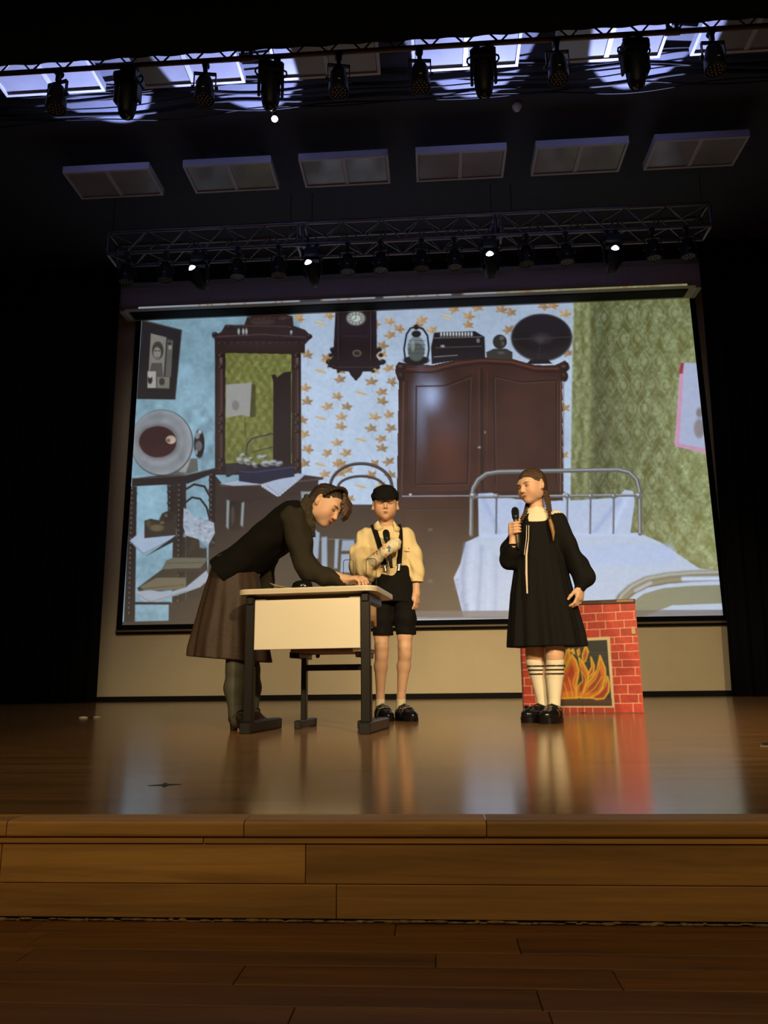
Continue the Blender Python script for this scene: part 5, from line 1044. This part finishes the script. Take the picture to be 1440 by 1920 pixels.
# hair with two braids
hair = SDF(go-np.array([.14, .14, .13]), go+np.array([.14, .14, .13]), .0028)
H_ = lambda x, y, z: go+gR@(np.array([x, y, z])*gs)
hair.ell(H_(0, -.016, .032), np.array([.0775, .0935, .0795])*gs, gR, .01, fn=wrinkle(5, .0012, 260, (.5, .5, 1))); hair.ell(H_(0, -.045, -.02), np.array([.062, .055, .065])*gs, gR, .03)
hair.ell(H_(0, .118, -.040), np.array([.088, .108, .092])*gs, gR, .006, 'sub')
for q_ in (-1, 1): hair.ell(H_(q_*.085, .018, -.045), np.array([.034, .045, .056])*gs, gR, .006, 'sub')
ho = obj_sdf('hair', hair, M_hairb, girl, label='brown hair combed back tight')
def braid(par, pts, r, m, name='braid', step=.011):
    P = np.array(pts); seg = np.linalg.norm(np.diff(P, axis=0), axis=1); cum = np.r_[0, np.cumsum(seg)]; n = int(cum[-1]/step); b = parent_base(par); mb = MB()
    for i in range(n+1):
        t = cum[-1]*i/max(n, 1); p = np.array([np.interp(t, cum, P[:, j]) for j in range(3)]); dd = np.array([np.interp(min(t+.01, cum[-1]), cum, P[:, j]) for j in range(3)])-np.array([np.interp(max(t-.01, 0), cum, P[:, j]) for j in range(3)]); S, T, D = frame(dd)
        sg = 1 if i % 2 else -1; rr = r*(1-.25*i/max(n, 1)); RR = np.stack([S, T, D], 1)@rotm(0, sg*.7, 0); mb.sphere(p+S*sg*rr*.42-b, (rr*.72, rr*.8, rr*1.05), RR, 10, 7)
    return mb.build(name, m, par)
braid(girl, [G(1023, 922, -.015), G(1027, 940, -.05), G(1030, 958, -.095), G(1031, 975, -.115)], .0150, M_hairb)
MB().tube([G(1031, 974, -.118)-parent_base(girl), G(1034, 985, -.125)-parent_base(girl), G(1037, 998, -.125)-parent_base(girl), G(1037.5, 1014, -.125)-parent_base(girl)], [.009, .0125, .011, .002], 10).build('braid_tail', mat('light_brown_hair', lin(150, 110, 62), .45, var=.35, vscale=40, stretch=(8, 8, .5)), girl)
braid(girl, [G(990, 945, .06), G(985, 962, -.03), G(978, 975, -.085), G(973, 988, -.10)], .0125, M_hairb)
MB().sphere(gW(.074, .004, -.041)-parent_base(girl), .0042, n=8, m=6).build('earring', M_silver, girl)
# knee socks and shoes
for (kx, ax, dy, toe, heel) in ((1002.5, 1018, .05, G(989, 1353, 0), G(1020, 1345, 0)), (1040, 1039.5, -.03, G(1026, 1357, 0), G(1052, 1349, 0))):
    sk = SDF(G(1022, 1345, 0)-np.array([.2, .25, .02]), G(1022, 1225, 0)+np.array([.2, .25, .05]), .003)
    top = G(kx+.5, 1241, dy-.0); pts = [top, G((kx*.55+ax*.45), 1262, dy+.012), G(ax, 1318, dy+.01), G(ax-1, 1338, dy)]
    sk.chain(pts, [.0485, .0485, .0300, .031], .01); q, X, Y, Z = sk.reg(sk.lo, sk.lo+5, 0); zt = G(kx, 1237, dy)[2]; sk.A = np.maximum(sk.A, (Z-zt)+0*X+0*Y).astype(np.float32)
    zs = [G(kx, y, dy)[2] for y in (1249, 1256.5, 1264)]
    def scol(P, zs=zs):
        c = np.tile(np.array(lin(236, 224, 200)), (len(P), 1))
        for z in zs: c[np.abs(P[:, 2]-z) < .0045] = np.array(lin(34, 22, 26))
        return c
    obj_sdf('knee_sock', sk, mat('knit_sock', (.8, .75, .6), .85, attr='Col', bump=.2, bscale=300), girl, scol, 'cream knee sock with three black stripes')
    Yt = G(1022, 1357)[1]; tz = atz(*{True: (990, 1354), False: (1027, 1356)}[dy > 0], 0); dirs = np.array([-.72, -.70, 0]) if dy > 0 else np.array([-.45, -.89, 0])
    anc = G(ax, 1330, dy); dirs = dirs/np.linalg.norm(dirs); he = np.array([anc[0], anc[1], 0])-dirs*.062; te = he+dirs*.222
    so, c_, R_, L_ = shoe(girl, te, he, .094, M_patent, M_patent, .038, 0, 'shoe', .052, .8, 1.0)
    up_ = np.array([0, 0, 1.])
    strap(so, [c_+R_[:, 1]*.046-R_[:, 0]*.020+up_*.050, c_+R_[:, 1]*.034-R_[:, 0]*.012+up_*.082, c_-R_[:, 0]*.004+up_*.094, c_-R_[:, 1]*.034-R_[:, 0]*.012+up_*.082, c_-R_[:, 1]*.046-R_[:, 0]*.020+up_*.050], .016, .004, M_patent, 'strap', [R_[:, 1]+up_*.2, R_[:, 1]+up_, up_+R_[:, 0]*.3, -R_[:, 1]+up_, -R_[:, 1]+up_*.2])
    bw = MB()
    for q_ in (-1, 1): bw.sphere(c_+R_[:, 0]*.045+R_[:, 1]*q_*.026+up_*.074-parent_base(so), (.011, .024, .012), R_@rotm(q_*.35, 0, 0), 10, 7)
    bw.sphere(c_+R_[:, 0]*.046+up_*.074-parent_base(so), .010, None, 8, 6); bw.build('bow', M_blkcl, so)
mic('microphone', mC, mA, .0135, .165, M_silver, 'silver and black microphone held by the girl in the black dress')
# ------------------------------------------------------------------ boy with an arm in a cast
M_shirt = mat('cream_shirt', lin(236, 214, 164), .8, bump=.25, bscale=120, var=.05, vscale=10)
M_cast = mat('plaster_bandage', lin(238, 226, 192), .9, bump=.6, bscale=90)
BY = 4.60
def B(px, py, dy=0): return at(px, py, BY+dy)
bb_ = B(742, 1353); boy = empty('person', (bb_[0], BY, 0)); tag(boy, 'boy in a black cap and cream shirt with suspenders, arm in a bandage', 'person')
bf = np.array([.07, -1, -.10]); bR = headR(bf, (.0, 0, 1)); bo = B(722.5, 945.5, -.005); bs = .965
bA = B(723, 995, -.185)-B(733, 1060, -.16); bA /= np.linalg.norm(bA); bC = B(728.5, 1030, -.172)
body = SDF((bb_[0]-.31, BY-.26, 0), (bb_[0]+.24, BY+.22, 1.42), .003)
bW = add_head(body, bo, bR, bs, 1.12, 1.04)
body.chain([B(723, 960, .03), B(725, 982, .025), B(726, 1000, .015)], [.042, .042, .055], .016)
body.loft(B(732, 1080), np.eye(3), [(-.10, 0, 0, .09, .075), (0, 0, 0, .088, .07), (.12, -.01, 0, .09, .07), (.24, -.025, 0, .105, .06), (.29, -.025, 0, .03, .03)], .05)
for hx, kx, cx_, ax, dy in ((717, 715.5, 714, 713, .02), (757, 759, 757, 752, -.02)):
    body.chain([B(hx, 1120, dy), B(kx, 1192, dy), B(kx, 1213, dy-.006), B(kx, 1228, dy), B(cx_, 1250, dy+.014), B(ax, 1306, dy+.012), B(ax, 1332, dy)], [.060, .043, .0385, .036, .038, .0225, .026], .018)
body.chain([B(684, 1004, .01), B(670, 1066, -.05), B(705, 1046, -.14), B(729, 1030, -.17)], [.034, .030, .026, .024], .02)
add_grip(body, bC, bA, (-.55, -.8, 0), B(716, 1038, -.165), .0115, .80, hand=1)
body.chain([B(763, 1004, 0), B(779, 1052, -.005), B(780.5, 1112, -.03)], [.034, .030, .021], .02)
add_hand(body, B(780.5, 1112, -.03), B(783.5, 1158, -.05)-B(780.5, 1112, -.03), (.85, -.45, 0), 1, .80, ((.3, .45, .3), (.38, .5, .3), (.42, .55, .3), (.45, .6, .3)), (.35, .45), .03)
obj_sdf('body', body, M_skin, boy, face_cols(bo, bR, bs))
face_bits(body, bW, bR, bs, boy, mat('fair_brow', lin(150, 108, 72), .7), 'down'); lips(body, bW, bs, boy, M_lip, .002)
# short hair at the sides and nape
hair = SDF(bo-np.array([.12, .13, .12]), bo+np.array([.12, .13, .12]), .0028); H_ = lambda x, y, z: bo+bR@(np.array([x, y, z])*bs)
hair.ell(H_(0, -.018, .030), np.array([.0735, .0900, .076])*bs, bR, .01); hair.ell(H_(0, -.05, -.02), np.array([.055, .045, .05])*bs, bR, .02); hair.ell(H_(0, .10, -.03), np.array([.11, .095, .11])*bs, bR, .006, 'sub')
obj_sdf('hair', hair, mat('fair_hair', lin(136, 100, 62), .5, var=.3, vscale=40, bump=.4, bscale=150), boy)
cap = SDF(bo-np.array([.15, .18, .06]), bo+np.array([.15, .15, .16]), .003)
cap.ell(H_(0, -.018, .060), np.array([.086, .100, .066])*bs, bR, .01, fn=wrinkle(8, .0025, 55)); cap.ell(H_(0, -.020, .040), np.array([.083, .098, .045])*bs, bR, .02)
cap.ell(H_(0, .060, .036), np.array([.066, .066, .0065])*bs, bR@rotm(-.38, 0, 0), .012); cap.ell(H_(0, .0, -.075), np.array([.10, .125, .092])*bs, bR, .006, 'sub')
cp = obj_sdf('cap', cap, M_blkcl, boy, label='black flat cap with a small brim'); MB().sphere(H_(0, -.015, .127)-parent_base(cp), (.009, .009, .005)).build('button', M_blkcl, cp)
# shirt
wr = wrinkle(12, .0055, 42); sh = SDF((bb_[0]-.34, BY-.28, .80), (bb_[0]+.26, BY+.22, 1.26), .0038)
srow = [(1082, 735, 39, .090), (1066, 732, 41, .094), (1045, 728, 44, .096), (1020, 724.5, 46, .092), (1004, 724, 45, .084), (994, 724, 36, .066), (987, 724.5, 20, .050)]
o_, st_b = dst(srow, BY); sh.loft(o_, np.eye(3), st_b, .02, fn=wrinkle(14, .0035, 36)); sh.cap(B(690, 1004, .0), B(758, 1003, .0), .040, .040, .03)
sh.chain([B(685, 1006, .0), B(673, 1038, -.03), B(671, 1064, -.06), B(683, 1066, -.10), B(692, 1060, -.125)], [.046, .050, .052, .047, .042], .03, fn=wr); sh.ell(B(690, 1078, -.05), (.068, .05, .036), None, .03, fn=wr)
sh.chain([B(763, 1006, 0), B(775, 1040, -.005), B(781, 1070, -.015), B(782, 1090, -.025)], [.045, .043, .040, .037], .03, fn=wr)
sh.cap(B(780.5, 1118, -.03), B(780.8, 1094, -.026), .030, .031, .004, 'sub'); sh.cap(B(700, 1052, -.15), B(730, 1030, -.19), .036, .036, .004, 'sub'); sh.cap(B(723, 972, .0), B(725, 990, -.015), .045, .040, .01, 'sub')
shirt = obj_sdf('shirt', sh, M_shirt, boy, label='loose cream shirt with round collar')
def surfY(f, x, z, y0=BY-.27):
    for y in np.arange(y0, BY+.1, .001):
        if f.at((x, y, z)) < 0: return y
    return BY-.09
def onS(f, px, py, off=.004, Y=BY-.09):
    for _ in range(3): p = at(px, py, Y); Y = surfY(f, p[0], p[2])
    return at(px, py, Y-off)
# collar points, placket, pocket, buttons
for P in ([(709, 976), (700, 984), (702, 992), (709, 995), (716, 992), (719, 989), (713, 984)], [(738, 976), (744, 984), (750, 990), (749, 996), (743, 997), (738, 993), (737, 986)]):
    V = [onS(sh, x, y, .010)-parent_base(shirt) for x, y in P]; c_ = sum(V)/len(V); n = len(V); W_ = [v+np.array([0, .008, 0]) for v in V]
    MB().add(V+W_+[c_+np.array([0, -.004, 0])], [(i, (i+1) % n, 2*n) for i in range(n)]+[(i, n+i, n+(i+1) % n, (i+1) % n) for i in range(n)], True).build('collar_point', M_shirt, shirt)
strap(shirt, [onS(sh, x, y, .002) for x, y in ((734, 997), (735, 1012), (736, 1030), (737, 1050), (737.5, 1064))], .022, .003, M_shirt, 'placket')
V = [onS(sh, x, y, .004)-parent_base(shirt) for x, y in ((756, 1020), (768, 1020), (768.5, 1034), (756, 1033))]; MB().add(V+[v+np.array([0, .006, 0]) for v in V], [(0, 1, 2, 3), (0, 4, 5, 1), (1, 5, 6, 2), (2, 6, 7, 3), (3, 7, 4, 0)]).build('pocket_flap', M_shirt, shirt)
MB().sphere(onS(sh, 766, 1028.5, .006)-parent_base(shirt), .0045, n=8, m=6).build('button', M_blk, shirt)
# cast
ca = SDF(B(708, 1040, -.15)-.13, B(708, 1040, -.15)+np.array([.17, .13, .14]), .003); wc_ = wrinkle(20, .0018, 120, (1, .4, 1))
ca.chain([B(688, 1061, -.115), B(704, 1048, -.145), B(722, 1034, -.172), B(738, 1023, -.178), B(744, 1016, -.165)], [.036, .034, .031, .036, .026], .02, fn=wc_); ca.cap(bC+bA*.2, bC-bA*.2, .012, .012, .002, 'sub')
ct_ = {'red': (B(703, 1036, -.20), lin(190, 50, 36)), 'yel': (B(711.5, 1031, -.2), lin(214, 186, 60)), 'blu': (B(729, 1029, -.2), lin(70, 130, 160))}
def ccol(P):
    c = np.tile(np.array(lin(238, 226, 192)), (len(P), 1)); d = P-CAM; z = d@FW; px = 720+F*(d@RT)/z; py = 960-F*(d@UP)/z
    fr = P[:, 1] < BY-.15
    m = fr & (((np.abs((px-702.5)+(py-1036)*.8) < 1.3) & (np.abs(py-1036) < 5)) | ((np.abs((px-706)-(py-1034)*.3) < 1.1) & (np.abs(py-1035) < 5)) | ((np.abs(py-1033) < 1.3) & (np.abs(px-703) < 5))); c[m] = lin(196, 52, 36)
    m = fr & ((px-711.5)**2+(py-1030)**2 < 7); c[m] = lin(216, 190, 70)
    m = fr & (((np.abs(px-729.5) < 1.6) & (np.abs(py-1029) < 6)) | ((np.abs(py-1027) < 1.5) & (np.abs(px-729) < 4))); c[m] = lin(92, 140, 160)
    return c
M_cast2 = mat('plaster_bandage_marked', (.8, .75, .6), .9, attr='Col', bump=.5, bscale=90)
obj_sdf('arm_cast', ca, M_cast2, boy, ccol, 'white bandage cast with coloured pen marks')
# shorts
shr = SDF((bb_[0]-.24, BY-.22, .44), (bb_[0]+.24, BY+.2, .92), .0038)
hrow = [(1130, 738, 42, .098), (1110, 737, 42, .098), (1085, 736, 41, .094), (1066, 734, 38.5, .090), (1062, 734, 37, .086)]; o_, st_s = dst(hrow, BY); shr.loft(o_, np.eye(3), st_s, .02)
for P, r in (([B(720, 1120, .005), B(718, 1160, .01), B(717.5, 1189, .012)], (.066, .062, .060)), ([B(757, 1120, -.01), B(760, 1160, -.015), B(761, 1189, -.015)], (.066, .064, .060))): shr.chain(P, r, .02, fn=wrinkle(17, .003, 45))
q, X, Y, Z = shr.reg(shr.lo, shr.lo+5, 0); zt = B(740, 1191, 0)[2]; shr.A = np.maximum(shr.A, (zt-Z)+0*X+0*Y).astype(np.float32)
sho = obj_sdf('shorts', shr, M_blkcl, boy)
# suspenders
for P, cl in (([(699, 984), (703, 995), (708, 1010), (713, 1028), (717, 1045), (721, 1060)], (723, 1067)), ([(747, 984), (750, 995), (750.5, 1010), (750, 1028), (749, 1045), (748, 1058)], (747.5, 1066))):
    sp = strap(boy, [onS(sh, x, y, .0035) for x, y in P], .031, .003, M_blkcl, 'suspender')
    p1 = onS(sh, P[-1][0]+.3, P[-1][1]+1, .006); p2 = at(cl[0], cl[1]+4, p1[1]-.004); strap(sp, [p1, p2], .022, .005, mat('chrome_clip', lin(190, 180, 160), .25, .9), 'clip')
    strap(sp, [p1+np.array([-.02, -.001, .0]), p1+np.array([.02, -.001, .004])], .007, .004, MATS['chrome_clip'], 'buckle_bar', [(0, -1, 0), (0, -1, 0)])
# socks, shoes
for ax, dy, dirs in ((713, .02, (.42, -.90, 0)), (752, -.02, (.55, -.83, 0))):
    sk = SDF(B(ax, 1330, dy)-.07, B(ax, 1300, dy)+.07, .003); sk.chain([B(ax, 1312, dy+.012), B(ax, 1334, dy)], [.0275, .030], .01); q, X, Y, Z = sk.reg(sk.lo, sk.lo+5, 0); zt = B(ax, 1309, dy)[2]; sk.A = np.maximum(sk.A, (Z-zt)+0*X+0*Y).astype(np.float32)
    obj_sdf('sock', sk, mat('white_sock', lin(232, 216, 184), .85, bump=.3, bscale=300), boy)
    dd = np.array(dirs)/np.linalg.norm(dirs); an = B(ax, 1325, dy); he = np.array([an[0], an[1], 0])-dd*.05; te = he+dd*.20
    so, c_, R_, L_ = shoe(boy, te, he, .084, M_patent, M_patent, .024, 0, 'shoe', .056, .7, 1.0); up_ = np.array([0, 0, 1.])
    for k, (xo, zz) in enumerate(((-.008, .092), (.016, .084), (.038, .074))):
        strap(so, [c_+R_[:, 1]*.046+R_[:, 0]*(xo-.012)+up_*(zz-.046), c_+R_[:, 1]*.032+R_[:, 0]*(xo-.004)+up_*(zz-.012), c_+R_[:, 0]*xo+up_*zz, c_-R_[:, 1]*.032+R_[:, 0]*(xo-.004)+up_*(zz-.012), c_-R_[:, 1]*.046+R_[:, 0]*(xo-.012)+up_*(zz-.046)], .013, .003, M_patent, 'strap', [R_[:, 1]+up_*.2, R_[:, 1]+up_, up_+R_[:, 0]*.4, -R_[:, 1]+up_, -R_[:, 1]+up_*.2])
        strap(so, [c_+R_[:, 1]*.020+R_[:, 0]*(xo+.002)+up_*(zz+.002), c_-R_[:, 1]*.014+R_[:, 0]*(xo+.003)+up_*(zz+.003)], .005, .003, mat('grey_trim', lin(160, 160, 160), .4), 'strap_trim', [up_+R_[:, 0]*.4]*2)
mic('microphone', bC, bA, .0135, .165, M_blk, 'black microphone held in the bandaged hand of the boy in the cap')
# ------------------------------------------------------------------ young woman leaning over the desk
M_vest = mat('black_wool_vest', lin(18, 16, 13), .9, spec=.15, bump=.35, bscale=160)
M_slv = mat('dark_olive_sleeve', lin(48, 43, 33), .85, spec=.2, bump=.3, bscale=160)
M_skirt = mat('brown_taffeta', lin(64, 49, 39), .6, spec=.35, bump=.2, bscale=60, var=.12, vscale=6)
M_stock = mat('grey_green_stocking', lin(74, 72, 60), .7)
M_leath = mat('dark_brown_leather', lin(46, 32, 24), .3, spec=.5)
M_knit = mat('olive_knit', lin(70, 62, 46), .95, bump=1., bscale=220, var=.3, vscale=80)
WY = 3.86
def Wm(px, py, dy=0): return at(px, py, WY+dy)
wb_ = Wm(455, 1368); wom = empty('person', (wb_[0], WY, 0)); tag(wom, 'young woman in a black vest and brown skirt bending over the desk', 'person')
wf0 = np.array([.788, 0, -.616]); wu = np.array([.616, 0, .788]); a_ = math.radians(20); wf = wf0*math.cos(a_)+np.array([0, -1, 0])*math.sin(a_)
wR = headR(wf, wu+np.array([0, .05, 0])); wo = Wm(611, 947, -.02); ws = .99
body = SDF((wb_[0]-.30, WY-.30, 0), (wb_[0]+.66, WY+.27, 1.26), .003)
wW = add_head(body, wo, wR, ws)
body.chain([Wm(600, 952, -.01), Wm(586, 960, 0), Wm(566, 968, 0)], [.042, .042, .06], .02)
ax_ = Wm(560, 966)-Wm(432, 1074); aL = np.linalg.norm(ax_); ax_ /= aL; sd_ = np.array([0, 1., 0]); th_ = np.cross(sd_, ax_); TR = np.stack([th_, sd_, ax_], 1)
body.loft(Wm(432, 1074), TR, [(-.02, 0, 0, .10, .12), (aL*.4, 0, 0, .08, .10), (aL*.85, 0, 0, .08, .13), (aL*1.0, 0, 0, .04, .05)], .05)
for P in ([Wm(438, 1085, -.06), Wm(440, 1190, -.08), Wm(444, 1255, -.10), Wm(441, 1290, -.10), Wm(443, 1338, -.12), Wm(447, 1352, -.13)], [Wm(452, 1085, .08), Wm(462, 1190, .08), Wm(468, 1255, .10), Wm(470, 1290, .12), Wm(472, 1338, .13), Wm(476, 1348, .13)]):
    body.chain(P, [.070, .047, .042, .046, .029, .028], .02)
wrist = Wm(647, 1087, -.20)
body.chain([Wm(548, 972, -.12), Wm(574, 1064, -.17), wrist], [.042, .036, .023], .02)
add_hand(body, wrist, Wm(679, 1081, -.215)-wrist, (.1, -.25, 1), -1, .82, ((.25, .55, .45), (.5, .7, .5), (.65, .8, .5), (.75, .9, .5)), (.35, .75), .05)
body.chain([Wm(545, 975, .14), Wm(507, 1040, .15), Wm(498, 1118, .13)], [.042, .034, .023], .02)
add_hand(body, Wm(498, 1118, .13), (.05, -.1, -1), (-.3, .9, 0), 1, .82, ((.3, .4, .3),)*4, (.4, .4), .04)
obj_sdf('body', body, M_skin, wom, face_cols(wo, wR, ws))
face_bits(body, wW, wR, ws, wom, mat('dark_brow', lin(62, 42, 30), .7), 'down'); lips(body, wW, ws, wom, M_lip)
H_ = lambda x, y, z: wo+wR@(np.array([x, y, z])*ws)
hair = SDF(wo-.16, wo+.16, .0028)
hair.ell(H_(0, -.020, .032), np.array([.077, .094, .079])*ws, wR, .01, fn=wrinkle(5, .0012, 260)); hair.ell(H_(0, -.060, -.022), np.array([.055, .046, .05])*ws, wR, .03)
hair.ell(H_(0, .108, -.045), np.array([.11, .105, .105])*ws, wR, .006, 'sub')
for q_ in (-1, 1): hair.ell(H_(q_*.085, .012, -.050), np.array([.034, .046, .056])*ws, wR, .006, 'sub')
hair.ell(H_(0, -.02, -.105), np.array([.08, .075, .055])*ws, wR, .01, 'sub')
obj_sdf('hair', hair, M_haird, wom, label='dark brown hair pinned up')
cr = [H_(.080*math.sin(t), -.024+.020*math.cos(t), .028+.088*math.cos(t)) for t in np.linspace(-1.5, 1.5, 28)]
braid(wom, [p+wR@np.array([0, .030, .0]) for p in cr], .0180, M_haird, 'crown_braid', .0085)
bg = SDF(wo-.2, wo+.2, .0028)
for k in range(8):
    x0 = -.054+.0095*k; e_ = max(0, k-4)*.014; bg.chain([H_(x0*.7, .050, .100), H_(x0, .084-e_*.25, .082), H_(x0, .109-e_*.6, .050+e_*.2), H_(x0*.98, .118-e_*.9, .016+e_*.8), H_(x0*.95, .118-e_*.9, -.008-.009*(k % 2)+e_*1.2)], [.008, .0105, .0095, .0075, .003], .006)
obj_sdf('bangs', bg, mat('bangs_hair', lin(78, 56, 38), .4, var=.35, vscale=40, stretch=(1, 6, 1), bump=.4, bscale=150), wom, label='side-swept fringe falling off the forehead')
# skirt
sk = SDF((wb_[0]-.36, WY-.30, .24), (wb_[0]+.30, WY+.28, .92), .0042)
krow = [(1243, 430, 81, .185), (1215, 430, 78, .180), (1180, 432, 72, .172), (1140, 435, 64, .160), (1100, 438, 55, .146), (1065, 440, 45, .13), (1045, 442, 40, .12)]
o_, st_k = dst(krow, WY)
sk.loft(o_, np.eye(3), st_k, .02, pleat=lambda th, t: 1+.050*np.clip(1.05-t, 0, 1)*(np.sin(th*9+1.5*np.sin(th*2))+.6*np.sin(th*17+2)), fn=wrinkle(31, .003, 30))
q, X, Y, Z = sk.reg(sk.lo, sk.lo+5, 0); hz = Wm(430, 1243)[2]; sk.A = np.maximum(sk.A, (hz+.015-.09*(X-wb_[0]+.06)-Z)+0*Y).astype(np.float32)
obj_sdf('skirt', sk, M_skirt, wom, label='long gathered brown skirt')
# vest: torso shell with a pointed back hem
ve = SDF((wb_[0]-.24, WY-.28, .58), (wb_[0]+.44, WY+.28, 1.24), .0042)
ve.loft(Wm(432, 1074), TR, [(-.035, 0, 0, .112, .165), (.02, .0, 0, .108, .16), (aL*.30, .0, 0, .098, .145), (aL*.6, .004, 0, .105, .155), (aL*.85, .004, 0, .105, .160), (aL*1.0, .0, 0, .085, .135), (aL*1.10, -.005, 0, .05, .08)], .02, fn=wrinkle(33, .003, 40))
ve.cap(Wm(548, 962, -.12), Wm(548, 962, .14), .055, .055, .04)
obj_sdf('vest', ve, M_vest, wom, label='fitted black vest')
sl = SDF((wb_[0]+.05, WY-.30, .60), (wb_[0]+.56, WY+.27, 1.2), .0038); wr = wrinkle(35, .0040, 48)
sl.chain([Wm(549, 970, -.13), Wm(563, 1020, -.16), Wm(573, 1060, -.175), Wm(580, 1070, -.175), Wm(612, 1082, -.185), Wm(641, 1088, -.20)], [.062, .060, .052, .047, .040, .031], .03, fn=wr)
sl.cap(Wm(642, 1088, -.20), Wm(661, 1087, -.20), .024, .026, .003, 'sub')
obj_sdf('sleeve', sl, M_slv, wom, label='dark olive sleeve of the reaching arm')
sl = SDF((wb_[0]-.02, WY-.05, .50), (wb_[0]+.45, WY+.27, 1.2), .0042)
sl.chain([Wm(546, 972, .13), Wm(506, 1040, .15), Wm(498, 1108, .13)], [.058, .046, .034], .03, fn=wr)
obj_sdf('sleeve', sl, M_slv, wom)
kc = SDF(Wm(575, 955)-.16, Wm(575, 955)+.16, .0034)
kc.chain([Wm(566, 962, -.10), Wm(574, 948, -.075), Wm(578, 938, 0), Wm(574, 948, .075)], [.024, .026, .028, .026], .02, fn=wrinkle(40, .003, 170)); kc.chain([Wm(574, 950, -.085), Wm(581, 985, -.085), Wm(584, 1015, -.06), Wm(585, 1030, -.03)], [.026, .024, .020, .012], .02, fn=wrinkle(40, .003, 170))
obj_sdf('knit_collar', kc, M_knit, wom, label='shaggy olive knit collar')
# stockings and heeled shoes
for P, dd, nm in (([Wm(442, 1205, -.085), Wm(444, 1255, -.10), Wm(441, 1290, -.10), Wm(443, 1338, -.12)], np.array([.80, -.45, 0]), 0), ([Wm(464, 1205, .085), Wm(468, 1255, .10), Wm(470, 1290, .12), Wm(472, 1338, .13)], np.array([.80, -.45, 0]), 1)):
    f = SDF(np.min(P, 0)-.09, np.max(P, 0)+.09, .0034); f.chain(P+[P[-1]+np.array([.01, -.01, -.035])], [.055, .0505, .0525, .0335, .033], .02); obj_sdf('stocking', f, M_stock, wom)
    dd = dd/np.linalg.norm(dd); an = P[-1]; he = np.array([an[0], an[1], 0])-dd*.045; te = he+dd*.205
    so, c_, R_, L_ = shoe(wom, te, he, .074, M_leath, M_leath, .010, .038, 'shoe', .040, .8, .95)
    b_ = parent_base(so); MB().lathe([(0, 0), (.017, 0), (.018, .01), (.020, .03), (.029, .056)], c=he+dd*.032-b_, n=14, sx=1, sy=1).build('heel', M_leath, so)
    MB().prism([(.105, 0), (.09, .026), (.05, .036), (.0, .034), (0, -.034), (.05, -.036), (.09, -.026)], 0, .010, R_, c_-b_).build('sole', M_leath, so)
    up_ = np.array([0, 0, 1.]); strap(so, [c_+R_[:, 1]*.036-R_[:, 0]*.04+up_*.06, c_+R_[:, 1]*.022-R_[:, 0]*.028+up_*.088, c_-R_[:, 0]*.02+up_*.095, c_-R_[:, 1]*.022-R_[:, 0]*.028+up_*.088, c_-R_[:, 1]*.036-R_[:, 0]*.04+up_*.06], .012, .003, M_leath, 'strap', [R_[:, 1], R_[:, 1]+up_, up_, -R_[:, 1]+up_, -R_[:, 1]])
